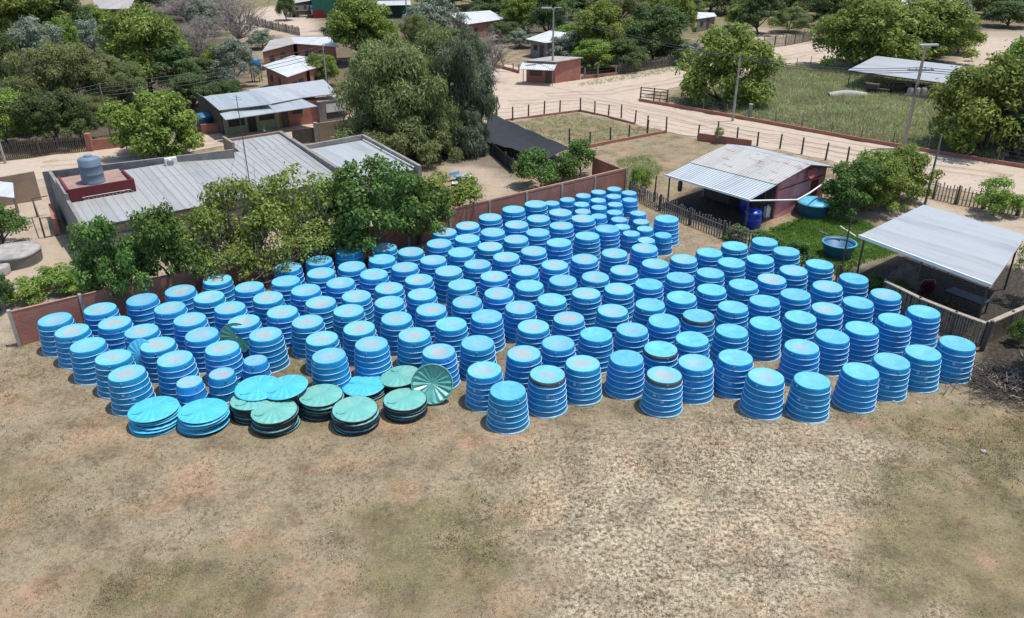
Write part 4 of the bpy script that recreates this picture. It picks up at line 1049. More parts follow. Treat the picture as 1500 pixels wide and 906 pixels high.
# houses at the top of the view
quad_house('brick_house', 'brick walled house with wide white roof at the upper left corner', [([at(139, 14, 3.2), at(190, 13, 3.2), at(200, -6, 3.8), at(135, -6, 3.8)], 'roof_old')], [0], .6, 'brick')
quad_house('shop_house', 'white roofed brick house with a peaked left gable near top centre', [([at(684, 36, 2.8), at(739, 28, 2.6), at(718, 15.5, 3.2), at(655, 20, 3.6)], 'roof_white')], [0], .6)
quad_house('grey_roof_house', 'house with a pale worn roof half hidden behind the lamp post trees', [([at(770, 57.5, 2.6), at(799, 63, 2.6), at(868, 57, 2.6), at(862, 52, 2.8), at(805, 45, 3.2)], 'roof_white')], [0], .8, 'grey_plaster')
quad_house('timber_shack', 'weathered timber shack with a tilted pale roof at the upper right', [([at(1021, 28, 2.4), at(1050, 24, 2.3), at(1046, 19, 2.5), at(1022, 18, 2.8)], 'roof_white')], [0], .3, 'wood_grey', 'shack')
quad_house('white_roof_house', 'far white roof showing between the bright trees at upper right', [([at(1318, 8, 2.8), at(1350, 11, 2.8), at(1346, -1, 3.2), at(1322, -2, 3.2)], 'roof_white')], [0], .4, 'grey_plaster')
quad_house('far_roof_house', 'far tan roofed house at the upper left of the far road', [([at(424, 6, 2.8), at(462, 0, 2.8), at(452, -5, 3.4), at(418, -3, 3.4)], 'roof_old')], [0], .4, 'grey_plaster')
# green metal hall at the top
a_, b_ = at(459, 27, 0), at(602, 24, 0)
hd = (b_ - a_).normalized(); hn = Vector((-hd.y, hd.x, 0)); HL = (b_ - a_).length
B_ = thing('green_hall', 'large green metal hall with a grey front canopy at the top edge', 'hall', tuple(a_))
mb = MB(); mb.prism([a_, b_, b_ + hn * 14, a_ + hn * 14], [5.4, 5.4, 6.2, 6.2]); mb.build('wall', M['green_sheet'], B_, True)
mb = MB(); mb.slab([a_ + hn * -.3 + Vector((0, 0, 5.5)), b_ + hn * -.3 + Vector((0, 0, 5.5)), b_ + hn * 14 + Vector((0, 0, 6.3)), a_ + hn * 14 + Vector((0, 0, 6.3))], .08); mb.build('roof', M['green_sheet'], B_, True)
c_ = a_ + hd * (HL * .38)
mb = MB(); mb.slab([c_ - hn * 4 + Vector((0, 0, 2.7)), b_ - hn * 4 + Vector((0, 0, 2.7)), b_ - hn * .02 + Vector((0, 0, 3.3)), c_ - hn * .02 + Vector((0, 0, 3.3))], .08); mb.build('front_canopy', M['roof_white'], B_, True)
for s in (0, .5, 1): post(B_, c_.lerp(b_, s) - hn * 3.8, 2.7, .09, 'steel', 'canopy_post')
for s in (.45, .62, .8): panel_on('door', B_, M['dark_green_sheet'], a_, b_, HL * s, HL * s + 2.2, 0, 2.5)
mb = MB(); mb.wall(a_ - hn * .1, a_ + hd * HL * .12 - hn * .1, 0, 1.5, .08); mb.build('red_panel', M['cloth_red'], B_, True)
# parked pick-up by the hall seen far away
p_ = at(446, 25); t_ = thing('parked_truck', 'dark parked truck with a white cab by the green hall', 'truck', (p_.x, p_.y, 0), .25)
mb = MB(); mb.box((-.4, 0, 1.0), (3.6, 1.9, .7)); mb.build('cargo_bed', M['wood_dark'], t_)
mb = MB(); mb.prism([(1.5, -.9), (3.0, -.9), (3.0, .9), (1.5, .9)], [2.3, 1.9, 1.9, 2.3], .55); mb.build('cab', M['white_paint'], t_)
mb = MB(); mb.box((2.2, 0, 1.75), (1.2, 1.84, .42)); mb.build('window', M['dark_opening'], t_)
for sx in (-1.5, 2.2):
    for sy in (-.85, .85):
        mb = MB(); mb.tube([(sx, sy - .12, .42), (sx, sy + .12, .42)], .42, 16); mb.build('wheel', M['wire'], t_)

# ------------------------------------------------------------------ black net shelter and fenced lots
NQ = [at(712, 208, 1.0), at(801, 232, .9), at(835, 217, 1.1), at(714, 164, 1.2)]
t_ = thing('shade_shelter', 'sagging black shade net stretched on posts beside the big mesquite tree', 'shelter', base_of(NQ))
mb = MB()
rows = []
for i in range(9):
    a, b = NQ[0].lerp(NQ[3], i / 8), NQ[1].lerp(NQ[2], i / 8)
    rows.append([a.lerp(b, j / 12) - Vector((0, 0, .35 * math.sin(math.pi * j / 12) * math.sin(math.pi * i / 8) + .06 * math.sin(j * 2.1 + i))) for j in range(13)])
mb.grid(rows, False)
lo = [[p - Vector((0, 0, .02)) for p in r] for r in rows]; mb.grid(lo[::-1], False)
mb.build('net', M['black_net'], t_, True)
for p in NQ: post(t_, p, p.z, .07, 'wood_dark')
mb = MB(); mb.wall(at(720, 226), at(752, 254), 0, 1.1, .04); mb.build('side_screen', M['black_net'], t_, True)
for q in ((722, 228), (741, 244), (752, 254)): post(t_, at(*q), 1.3, .08, 'wood_dark')

def post_fence(name, label, px, h=1.35, wires=3, low=None, low_h=.4, mat='wood_dark', r=.085, group=None, low_mat='old_brick'):
    P = [at(x, y) for x, y in px]
    t_ = thing(name, label, 'fence', tuple(P[0]), 0, group)
    for p in P:
        mb = MB(); lean = Vector((random.uniform(-.05, .05), random.uniform(-.05, .05), 0)); hh = h * random.uniform(.92, 1.1)
        mb.tube([p - Vector((0, 0, .05)), p + lean + Vector((0, 0, hh))], [r * 1.1, r * .9], 7); mb.build('post', M[mat], t_, True)
    if wires:
        mb = MB()
        for k in range(wires):
            z = h * (.35 + .55 * k / max(1, wires - 1))
            for a, b in zip(P[:-1], P[1:]): mb.tube([a + Vector((0, 0, z)), a.lerp(b, .5) + Vector((0, 0, z - .03)), b + Vector((0, 0, z))], .011, 4, cap=False)
        mb.build('wire', M['wire'], t_, True)
    if low:
        Q = [at(x, y) for x, y in low]; mb = MB()
        for a, b in zip(Q[:-1], Q[1:]): mb.wall(a, b, 0, low_h, .16)
        mb.build('low_wall', M[low_mat], t_, True)
    return t_
post_fence('post_fence', 'wire fence on dark posts around the street corner lots', [(728, 178), (751, 177), (774, 173), (797, 169.5), (820, 166), (850, 164), (871, 168), (891, 172), (910, 173.5), (930, 181), (948, 190), (975.5, 194.7), (1022, 204), (1050.7, 201), (1079, 209), (1109, 214.7), (1142, 219), (1174, 227), (1209, 235), (1240, 241), (1262, 246)], 1.5, 3,
           [(740, 178), (800, 170), (850, 163.6), (890, 172.5), (930, 183)], .22)
mb = MB(); a_, b_ = at(1022, 206), at(1100, 217); mb.wall(a_, b_, 0, .75, .18)
tag(mb.build('low_wall', M['old_brick']), 'low brown wall below the fence beside the pink house roof', 'wall')
post_fence('post_fence', 'inner wire fence on dark posts above a low red wall dividing two lots', [(834, 211), (864, 213.5), (894, 207), (921, 204), (948, 197)], 1.45, 3, [(863, 216.5), (900, 209), (975, 195)], .28)
post_fence('field_fence', 'thin post fence on a low red wall along the grassy field', [(937, 147), (966, 151), (998, 157), (1030, 163), (1064, 169), (1097, 174), (1135, 181), (1174, 188), (1217, 196), (1261, 205), (1308, 211), (1359, 222), (1408, 229), (1460, 238), (1512, 247)], 1.3, 3,
           [(936, 149), (1000, 160), (1100, 178), (1260, 207.5), (1446, 238.5), (1540, 254)], .38, 'wood_grey', .05)
post_fence('field_fence', 'thin wooden post fence at the far side of the grassy field', [(1080, 108), (1104, 103), (1126, 101), (1147, 99), (1167, 97), (1187, 96), (1210, 97)], 1.2, 2, None, .3, 'wood_grey', .05)
t_ = thing('cattle_gate', 'dark wooden hurdle gate at the corner of the grassy field', 'gate', tuple(at(937, 147)))
ga, gb = at(938, 146.5), at(977, 150.5)
for q in (ga, ga.lerp(gb, .5), gb): post(t_, q, 1.55, .08, 'wood_dark')
for z in (.35, .75, 1.15, 1.45): beam(t_, ga + Vector((0, 0, z)), gb + Vector((0, 0, z)), .05, 'wood_dark', 'rail')
for q in ((983, 130), (1006, 128)): 
    pass
def plank_fence(name, label, px, h, mat='wood_grey', step=.2, cap=None, ragged=.12, w=.11, lean=.04):
    P = [at(x, y) for x, y in px]
    t_ = thing(name, label, 'fence', tuple(P[0]))
    for a, b in zip(P[:-1], P[1:]):
        L = (b - a).length; n = max(1, int(round(L / 3.0)))
        for k in range(n):
            p, q = a.lerp(b, k / n), a.lerp(b, (k + 1) / n); m = max(2, int((q - p).length / step)); mb = MB()
            for j in range(m):
                c = p.lerp(q, (j + .5) / m); hh = h * (1 + random.uniform(-ragged, ragged))
                l = Vector((random.uniform(-lean, lean), random.uniform(-lean, lean), 0))
                mb.tube([c - Vector((0, 0, .05)), c + l + Vector((0, 0, hh))], [w * .5, w * .42], 5)
            for z in (h * .3, h * .78): mb.tube([p + Vector((0, 0, z)), q + Vector((0, 0, z))], .03, 5)
            mb.build('picket_panel', M[mat], t_, True)
            mb = MB(); mb.tube([p - Vector((0, 0, .05)), p + Vector((0, 0, h * 1.1))], [.085, .07], 7); mb.build('post', M['wood_dark'], t_, True)
            if cap:
                mb = MB(); mb.wall(p, q, h * 1.0, h * 1.0 + .07, .26); mb.build('cap_plank', M[cap], t_, True)
    return t_
plank_fence('picket_fence', 'rough wooden picket fence between the tanks and the pink house', [(922, 288), (966, 309), (1010, 330), (1060, 350), (1098, 364)], 1.2, 'wood_grey', .24)
plank_fence('picket_fence', 'overgrown low picket fence between the lawn and the tank rows', [(1100, 365), (1165, 388), (1228, 412), (1262, 428)], 1.0, 'wood_dark', .3)
plank_fence('stick_fence', 'close-set stick fence with pale top planks below the grey canopy', [(1290, 444), (1340, 470), (1392, 492), (1434, 508)], 1.35, 'thatch', .13, 'wood_pale', .05)
plank_fence('stick_fence', 'leaning stick fence with pale top running to the right frame edge', [(1437, 507), (1474, 490), (1530, 466)], 1.3, 'thatch', .13, 'wood_pale', .05)
p_ = at(1438, 513); mb = MB(); mb.tube([p_, p_ + Vector((.05, -.1, 1.75))], [.13, .1], 8)
tag(mb.build('corner_post', M['wood_dark']), 'thick dark corner post where the two stick fences meet', 'post')
plank_fence('picket_fence', 'pale picket fence along the road behind the round bush', [(1366, 291), (1400, 299), (1440, 306), (1490, 316), (1540, 326)], 1.35, 'wood_pale', .24)
plank_fence('board_fence', 'dark weathered board fence along the street at far left', [(-60, 242), (0, 236), (60, 229), (132, 222)], 1.6, 'wood_dark', .16)
plank_fence('board_fence', 'dark grey board fence right of the brick corner hut', [(905, 109), (960, 102), (1012, 93)], 1.5, 'wood_grey', .2)
post_fence('pillar_fence', 'brick pillars on a low red wall joining the corner hut', [(856, 115.5), (875, 114), (902, 110.5)], 1.4, 3, [(852, 116), (904, 110.5)], .4, 'wood_grey', .12)
post_fence('pillar_fence', 'low red wall with short posts left of the corner hut', [(722, 97), (737, 101), (752, 105), (760, 108)], 1.2, 2, [(720, 97), (760, 108)], .45, 'wood_grey', .09)
plank_fence('board_fence', 'grey board fence in front of a sandy clearing at upper right', [(1118, 72), (1150, 68), (1188, 60)], 1.8, 'wood_grey', .25)
plank_fence('board_fence', 'dark timber fence beside the far sandy road at upper left', [(362, 35), (400, 44), (440, 53)], 1.5, 'wood_dark', .25)
p_ = at(1241, 140); t_ = thing('pale_tarp', 'whitish arched tarp lying over a mound in the grassy field', 'tarp', (p_.x, p_.y, 0), .1)
mb = MB(); rows = []
for i in range(7):
    a = math.pi * i / 6; rows.append([(-2.4 + 4.8 * j / 10, -.55 * math.cos(a) + .2 * math.sin(j * .6), (.12 + .55 * math.sin(a)) * (.55 + .45 * math.sin(math.pi * j / 10)) - .05) for j in range(11)])
mb.grid(rows, False); mb.build('sheet', M['rubble'], t_)
mb = MB(); mb.lathe([(1.0, 0), (.8, .2), (.3, .36), (.02, .4)], 16); mb.v = [(x * 2.1, y * .45, z - .03) for x, y, z in mb.v]; mb.build('mound', M['litter'], t_)
p_ = at(668, 268); t_ = thing('rubble_heap', 'pale blue and white sheet scraps lying behind the hedge', 'scrap heap', (p_.x, p_.y, 0), .2)
for i in range(6):
    mb = MB(); x, y = random.uniform(-1, 1), random.uniform(-.6, .6)
    mb.slab([(x - .5, y - .3, .2 + .1 * i), (x + .5, y - .35, .25 + .08 * i), (x + .45, y + .3, .35 + .1 * i), (x - .4, y + .35, .2 + .09 * i)], .03); mb.build('sheet', M[['white_paint', 'tub_blue', 'roof_blue'][i % 3]], t_)

# ------------------------------------------------------------------ poles and wires
def pole(name, label, bx, by, ytop, r=.11, mat='wood_grey', cat='utility pole'):
    b = at(bx, by); h = height_at(b, ytop)
    t_ = thing(name, label, cat, (b.x, b.y, 0))
    mb = MB(); mb.tube([(0, 0, -.05), (0, 0, h)], [r * 1.25, r * .8], 10); mb.build('shaft', M[mat], t_)
    return t_, h
POLES = {}
t_, h = pole('street_lamp', 'tall pale concrete street lamp post beside the brick corner hut', 809, 122, 12, .13, 'concrete', 'street lamp')
mb = MB(); mb.tube([(-.2, 0, h - .15), (.2, 0, h - .05)], .05, 7); mb.build('arm', M['galv'], t_)
mb = MB(); mb.box((-.9, -.1, h + .02), (1.3, .38, .16), .05); mb.build('lamp_head', M['galv'], t_); mb = MB(); mb.box((.55, 0, h + .04), (.9, .22, .1)); mb.build('lamp_head', M['galv'], t_)
POLES['lamp'] = Vector((t_.location.x, t_.location.y, h - .6))
t_, h = pole('utility_pole', 'heavy wooden utility pole with transformer and lamp in front of field shed', 1323, 218, 68, .15, 'wood_pale')
mb = MB(); mb.box((0, 0, h - 2.1), (2.4, .12, .12)); mb.build('crossarm', M['wood_grey'], t_)
for x in (-1.0, -.4, .4, 1.0):
    mb = MB(); mb.lathe([(.04, h - 2.04), (.06, h - 1.95), (.05, h - 1.85), (.02, h - 1.8)], 10, c=(x, 0, 0)); mb.build('insulator', M['white_paint'], t_)
mb = MB(); mb.box((0, 0, h - 4.35), (1.9, .5, .12)); mb.build('platform', M['wood_grey'], t_)
for x in (-.62, 0, .62):
    mb = MB(); mb.lathe([(.24, h - 4.29), (.27, h - 4.2), (.27, h - 3.75), (.2, h - 3.65), (.05, h - 3.6)], 16, c=(x, -.22, 0)); mb.build('transformer', M['grey_plaster'], t_)
for x in (-.7, 0, .7):
    mb = MB(); mb.lathe([(.03, h - 3.62), (.05, h - 3.45), (.02, h - 3.3)], 8, c=(x, -.2, 0)); mb.build('bushing', M['wire'], t_)
mb = MB(); mb.tube([(0, 0, h - .1), (.45, -.1, h + .05)], .045, 7); mb.build('lamp_arm', M['galv'], t_)
mb = MB(); mb.box((.2, -.1, h + .12), (1.7, .4, .16), .12); mb.build('lamp_head', M['galv'], t_)
POLES['big'] = Vector((t_.location.x, t_.location.y, h - 1.85)); 
t_, h = pole('concrete_pole', 'slender grey pole in front of the round roadside tree', 1073, 178, 78, .11, 'concrete'); POLES['mid'] = Vector((t_.location.x, t_.location.y, h - .2))
t_, h = pole('wooden_pole', 'bare leaning wooden pole behind the grey canopy', 1355, 299, 197, .08, 'wood_grey', 'pole'); POLES['canopy'] = Vector((t_.location.x, t_.location.y, h - .1))
t_, h = pole('concrete_pole', 'thin pole rising beside the grey street kiosk', 481, 147, 66, .09, 'concrete'); POLES['kiosk'] = Vector((t_.location.x, t_.location.y, h - .1))
t_, h = pole('concrete_pole', 'far grey pole between the trees right of the green hall', 598, 60, -8, .12, 'concrete'); POLES['far'] = Vector((t_.location.x, t_.location.y, h - .1))
t_, h = pole('wooden_pole', 'far pole standing at the peaked white roof near top centre', 660, 62, 20, .1, 'wood_grey')
t_, h = pole('concrete_pole', 'pale pole at the left frame edge by the board fence', 8, 240, 190, .1, 'concrete'); POLES['edge'] = Vector((t_.location.x, t_.location.y, h - .1))
t_, h = pole('wooden_pole', 'short dark pole in the trees above the garden wall', 163, 200, 122, .09, 'wood_grey'); POLES['wall'] = Vector((t_.location.x, t_.location.y, h - .1))
t_, h = pole('sapling', 'thin bare dark sapling growing beside the open blue tub', 1231, 402, 318, .05, 'wood_dark', 'sapling')
for k in range(6):
    a = k * 1.1; z = h * (.45 + .09 * k); mb = MB(); mb.tube([(0, 0, z), (.35 * math.cos(a), .35 * math.sin(a), z + .4)], [.02, .008], 5); mb.build('twig', M['wood_dark'], t_)
def wires(label, a, b, n=3, sag=.5, gap=.22, r=.028):
    t_ = thing('power_line', label, 'power line', tuple(a))
    for k in range(n):
        o = Vector((0, 0, -gap * k)); mb = MB()
        mb.tube([a.lerp(b, i / 16) + o - Vector((0, 0, sag * 4 * (i / 16) * (1 - i / 16))) for i in range(17)], r, 4, cap=False); mb.build('wire', M['wire'], t_, True)
lft = POLES['wall'] + (POLES['wall'] - POLES['kiosk']).normalized() * 34
wires('dark power lines crossing in front of the left trees', lft, POLES['wall'], 4, .5, .38)
wires('dark power lines between the garden wall pole and the kiosk pole', POLES['wall'], POLES['kiosk'], 4, .5, .38)
wires('power lines running from the transformer pole to the grey roadside pole', POLES['big'], POLES['mid'], 3, .6, .2)
rgt = POLES['big'] + Vector((30, -8, .5)); wires('power lines running right from the transformer pole', POLES['big'], rgt, 3, .6, .2)
wires('power lines between the roadside pole and the street lamp', POLES['mid'], POLES['lamp'], 2, .6, .25)
wires('single wire from the canopy pole to the transformer pole', POLES['canopy'], POLES['big'] - Vector((0, 0, 2)), 1, .4)

mb = MB(); mb.wall(at(468, 209), at(520, 201), 0, 1.9, .18)
tag(mb.build('block_wall', M['tan_block']), 'tan block wall piece along the street behind the flat grey roof', 'wall')
t_ = thing('metal_gate', 'brown sheet gate beside a concrete pier behind the flat grey roof', 'gate', tuple(at(450, 211)))
mb = MB(); mb.wall(at(430, 213.5), at(462, 209.5), .1, 1.5, .06); mb.build('leaf', M['wood_dark'], t_, True)
mb = MB(); q = at(465, 209.3); mb.box((q.x, q.y, 1.0), (.35, .35, 2.0)); mb.build('pier', M['concrete'], t_, True)
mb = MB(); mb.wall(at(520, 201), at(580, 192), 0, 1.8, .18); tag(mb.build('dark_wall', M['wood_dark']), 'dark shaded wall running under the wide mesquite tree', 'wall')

p_ = ph(.75, .5); t_ = thing('hanging_bag', 'dark bag hanging under the left end of the pink house porch', 'bag', (p_.x, p_.y, 1.25))
mb = MB(); mb.lathe([(.02, 0), (.15, .03), (.18, .3), (.17, .75), (.08, .85), (.02, .87)], 14); mb.build('sack', M['wire'], t_)
mb = MB(); mb.tube([(0, 0, .86), (0, 0, 1.22)], .015, 5); mb.build('rope', M['wire'], t_)
p_ = at(958, 296); t_ = thing('wooden_pole', 'dark bare post standing inside the picket fence left of the porch', 'pole', (p_.x, p_.y, 0))
mb = MB(); mb.tube([(0, 0, 0), (.03, 0, 2.1)], [.07, .055], 7); mb.build('shaft', M['wood_dark'], t_)
p_ = at(1098, 171); t_ = thing('concrete_marker', 'small pale concrete post standing in the grassy field edge', 'post', (p_.x, p_.y, 0))
mb = MB(); mb.box((0, 0, .65), (.32, .32, 1.3)); mb.build('shaft', M['concrete'], t_)
mb = MB(); mb.box((0, 0, 1.34), (.4, .4, .08)); mb.build('cap', M['concrete'], t_)
for i, (x, y, s) in enumerate(((1307, 588, .16), (1345, 591, .11), (1283, 598, .08), (1440, 662, .12), (1362, 575, .09), (1118, 640, .07))):
    p_ = at(x, y); mb = MB(); mb.lathe([(s * .9, 0), (s, s * .3), (s * .7, s * .6), (s * .1, s * .75)], 9, fn=lambda q, a: .02 * math.sin(3 * a + i) * (q > .02))
    o = mb.build('stone', M['rubble']); o.location = (p_.x, p_.y, 0); o.rotation_euler = (0, 0, i)
    tag(o, 'small pale stone lying on the bare ground in front of the tanks', 'stone', 'pale stones on the yard')
# ------------------------------------------------------------------ planting
# trees along the brick wall
tree('citrus', 180, 458, 318, 56, 'dense dark green citrus tree, leftmost of those behind the brick wall', base_frac=.05)
tree('citrus', 260, 440, 299, 54, 'dense citrus tree second from left behind the brick wall')
tree('thin_citrus', 325, 424, 300, 56, 'airy citrus tree third from left with foliage hanging over the tanks')
tree('thin_citrus', 362, 408, 256, 64, 'loose bright green tree in front of the ribbed roof middle')
tree('thin_citrus', 436, 390, 244, 70, 'sparse twiggy tree reaching up over the ribbed roof')
tree('thin_citrus', 398, 418, 308, 60, 'loose tree rooted in the tank yard below the twiggy one')
tree('thin_citrus', 494, 386, 256, 62, 'loose leafy tree before the dividing parapet')
tree('thin_citrus', 468, 404, 318, 50, 'low thin citrus tree overhanging the wall and tanks', base_frac=.15)
tree('citrus', 548, 386, 240, 72, 'big dark citrus tree rooted between the tanks by the flat roof', base_frac=.12)
tree('citrus', 612, 358, 256, 58, 'dense leafy tree right of the big citrus', base_frac=.04)
tree('bush', 657, 326, 258, 54, 'light green willowy hedge at the end of the brick wall', 'hedge_bush', 'bush', .03)
for (x, y, yt, hw, l) in ((40, 440, 412, 34, 'low pale green shrub just left of the wall trees, nearest the frame edge'), (85, 425, 392, 34, 'low scrubby shrub between cistern and citrus tree'), (118, 430, 398, 26, 'low scrub at the foot of the leftmost citrus')):
    tree('bush', x, y, yt, hw, l, 'shrub', 'shrub', .03)
tree('citrus', 2, 362, 287, 40, 'dark green tree at the left frame edge above the cistern')
tree('dark', 0, 455, 388, 26, 'dark leafy tree at the left edge below the cistern')
# shrubs by the black net
tree('darkbush', 790, 275, 222, 38, 'wide grey green shrub right of the black net', 'shrub', 'shrub', .05)
tree('darkbush', 848, 258, 208, 26, 'darker upright shrub at the brick wall corner', 'shrub', 'shrub', .05)
tree('darkbush', 825, 268, 226, 24, 'small leafy shrub between two shrubs at the wall corner', 'shrub', 'shrub', .05)
tree('bush', 937, 285, 245, 18, 'small weedy bush at the end of the picket fence', 'shrub', 'shrub', .03)
for (x, y, yt, hw, l) in ((1120, 372, 342, 26, 'creeper mound on the picket fence by the barrel'), (1165, 384, 356, 22, 'creeper bush on the overgrown fence under the lawn'), (1080, 352, 334, 20, 'vine clump on the picket fence near the porch'), (1275, 428, 405, 24, 'low dark creeper bush by the sapling'), (1315, 440, 418, 26, 'scraggly creeper bush in the canopy shade'), (1492, 505, 470, 18, 'dark thicket behind the leaning stick fence')):
    tree('darkbush', x, y, yt, hw, l, 'creeper_bush', 'bush', .02)
tree('twig', 1318, 432, 385, 22, 'bare twiggy sapling clump before the grey canopy', base_frac=.05)
tree('thin_citrus', 1506, 445, 345, 32, 'sparse leafy branches over the right end of the canopy', base_frac=.3)
tree('citrus', 1238, 316, 240, 46, 'round green tree beside the domed blue tank', base_frac=-.05)
tree('fresh', 1310, 300, 218, 56, 'broad green tree behind the domed blue tank', base_frac=-.1)
tree('bush', 1457, 316, 266, 33, 'small round yellow green bush before the pale picket fence', 'bush', 'bush', .06)
# the big trees in the middle
tree('mesquite', 588, 222, 58, 104, 'wide feathery olive mesquite tree left of centre', base_frac=-.14)
tree('bluish', 682, 218, 40, 60, 'tall drooping blue green tree beside the black net', base_frac=-.14)
tree('mesquite', 642, 205, 40, 70, 'olive mesquite crown between the two big middle trees', base_frac=-.1)
tree('twig', 715, 118, 34, 36, 'grey leafless tree near the pillar wall')
tree('silver', 700, 128, 60, 26, 'thin greyish tree behind the blue green tree')
# street side, left
tree('yellow', 237, 228, 128, 68, 'round yellow green tree standing on the left street', base_frac=-.2)
tree('yellow', 15, 215, 128, 42, 'yellow green tree at the left edge behind the board fence')
tree('dark', 85, 215, 132, 48, 'dark spreading tree behind the board fence')
tree('dark', 120, 208, 142, 32, 'low dark tree right behind the board fence end')
tree('mesquite', 105, 172, 62, 78, 'broad olive tree in the left grove')
tree('silver', 66, 128, 28, 46, 'pale silver green tree in the left grove')
tree('yellow', 103, 92, 20, 22, 'small bright yellow tree top in the left grove')
tree('fresh', 222, 140, 10, 62, 'tall bright green tree in the left grove')
tree('dark', 262, 142, 70, 42, 'dark green tree right of the tall bright one')
tree('mesquite', 180, 158, 80, 48, 'olive tree at the middle of the left grove')
tree('silver', 140, 80, 28, 26, 'grey green tree under the upper left house')
tree('dark', 12, 140, 45, 30, 'dark tree at the left edge of the grove')
tree('fresh', 40, 70, -20, 60, 'green tree filling the upper left corner')
tree('dark', 105, 62, -18, 44, 'dark green tree left of the upper left house')
tree('twig', 295, 95, 20, 34, 'pale leafless tree right of the tall bright tree')
tree('twig', 352, 68, -12, 42, 'bare greyish purple tree beside the far road')
tree('silver', 345, 128, 58, 34, 'pale palm-like tree left of the white roof')
tree('fresh', 318, 118, 72, 22, 'small green tree in the gap left of the white roof')
tree('dark', 300, 122, 88, 26, 'dark undergrowth tree behind the power lines')
tree('dark', 212, 20, -30, 34, 'dark tree at the top edge beyond the upper left house')
tree('fresh', 472, 128, 78, 30, 'green tree beside the white folded roof')
tree('fresh', 530, 92, -4, 52, 'large bright green tree before the green hall')
tree('yellow', 560, 95, 24, 30, 'yellow green tree right of the large bright one')
tree('silver', 640, 62, -10, 44, 'light green tree right of the green hall')
tree('mesquite', 610, 84, 22, 30, 'olive tree behind the far grey pole')
tree('dark', 420, 30, -10, 16, 'small dark tree at the far road bend')
# upper middle
tree('yellow', 765, 48, -15, 34, 'yellow green tree top right of the peaked white roof')
tree('dark', 800, 58, -10, 36, 'dark tree behind the lamp head')
tree('fresh', 880, 92, 4, 48, 'bright green tree behind the brick corner hut')
tree('dark', 955, 92, 6, 48, 'dark green tree above the grey board fence')
tree('silver', 835, 92, 48, 36, 'greyish tree covering the worn roof')
tree('yellow', 870, 104, 58, 34, 'low yellow green tree behind the pillar fence')
tree('dark', 915, 104, 58, 34, 'low dark tree behind the grey board fence')
tree('fresh', 985, 60, -15, 36, 'green tree left of the timber shack')
tree('mesquite', 905, 40, -25, 50, 'olive tree along the top edge in the middle')
tree('fresh', 700, 12, -40, 60, 'green tree beyond the peaked white roof')
tree('fresh', 1062, 150, 40, 74, 'round bushy roadside tree behind the slender grey pole', base_frac=-.1)
tree('dark', 1112, 50, -14, 36, 'dark trunked tree beyond the sandy clearing')
tree('yellow', 1040, 18, -30, 36, 'yellow green tree top above the timber shack')
tree('mesquite', 1180, 25, -30, 46, 'olive tree at the top right of centre')
tree('fresh', 1262, 98, -8, 84, 'wide bright green tree behind the field shed', base_frac=-.1)
tree('fresh', 1352, 88, 0, 74, 'bright green tree above the right end of the field shed', base_frac=-.1)
tree('yellow', 1402, 78, 22, 34, 'low yellow green tree left of the far sandy road')
tree('mesquite', 1440, 24, -30, 50, 'olive tree at the top right corner')
tree('silver', 1390, 26, -12, 30, 'pale tree top behind the bright trees at upper right')
# right grove
tree('fresh', 1442, 222, 84, 90, 'large bright tree right of the utility pole', base_frac=-.15)
tree('fresh', 1518, 200, 38, 84, 'tall bright tree at the right frame edge', base_frac=-.15)
tree('dark', 1490, 228, 140, 48, 'dark lower tree at the right edge by the road', base_frac=.06)
# distant line beyond the upper edge
for i, (x, y) in enumerate(((-60, 5), (160, -12), (260, 0), (330, -18), (760, -16), (850, -14), (1000, -14), (1080, -22), (1290, -18), (1500, -5))):
    tree(['dark', 'mesquite', 'fresh'][i % 3], x, y, 0, 46, 'distant green tree along the upper edge of the view', 'tree', 'tree', .15, 'distant trees beyond the village', 1.0, 8.5)

# undergrowth of the left grove and between the houses
for i, (x, y, yt, hw, k, l) in enumerate((
    (30, 195, 160, 40, 'dark', 'low dark undergrowth behind the left board fence'), (140, 178, 140, 44, 'olive', 'low olive scrub under the left grove'),
    (60, 150, 108, 48, 'dark', 'dark scrub filling the left grove middle'), (0, 110, 70, 40, 'fresh', 'green scrub at the left edge of the grove'),
    (190, 110, 62, 44, 'dark', 'dark scrub behind the tall bright tree'), (285, 160, 112, 40, 'dark', 'dark scrub under the power lines'),
    (255, 100, 48, 36, 'fresh', 'green scrub right of the tall bright tree'), (340, 160, 118, 26, 'dark', 'dark bush behind the bluish roof'),
    (130, 45, 8, 40, 'fresh', 'green scrub in front of the upper left house'), (25, 32, -8, 50, 'dark', 'dark scrub in the upper left corner'),
    (500, 60, 24, 30, 'dark', 'dark bush left of the green hall canopy'), (570, 130, 92, 40, 'olive', 'olive scrub behind the wide mesquite tree'),
    (660, 80, 42, 34, 'olive', 'olive scrub left of the peaked white roof'), (740, 62, 32, 26, 'dark', 'dark bush right of the peaked white roof'),
    (850, 70, 34, 44, 'fresh', 'green scrub behind the worn roof'), (935, 66, 26, 42, 'fresh', 'green scrub above the dark middle trees'),
    (985, 92, 58, 34, 'dark', 'dark scrub right of the grey board fence'), (785, 30, 0, 40, 'dark', 'dark scrub behind the lamp post'),
    (1230, 60, 22, 40, 'fresh', 'green scrub left of the wide bright tree'), (1310, 84, 48, 40, 'fresh', 'green scrub between the two bright trees'),
    (1370, 70, 34, 44, 'fresh', 'green scrub at the right of the bright trees'), (1400, 225, 168, 34, 'fresh', 'green scrub at the front of the right grove'),
    (1480, 160, 84, 50, 'fresh', 'green mass between the two right grove trees'), (1530, 110, 40, 50, 'fresh', 'green tree mass at the far right edge'),
    (1150, 22, -12, 30, 'dark', 'dark scrub behind the upper right fence'), (720, 30, -10, 40, 'dark', 'dark scrub beyond the peaked white roof'))):
    tree({'olive': 'mesquite'}.get(k, k), x, y, yt, hw, l, 'tree', 'tree', .02)

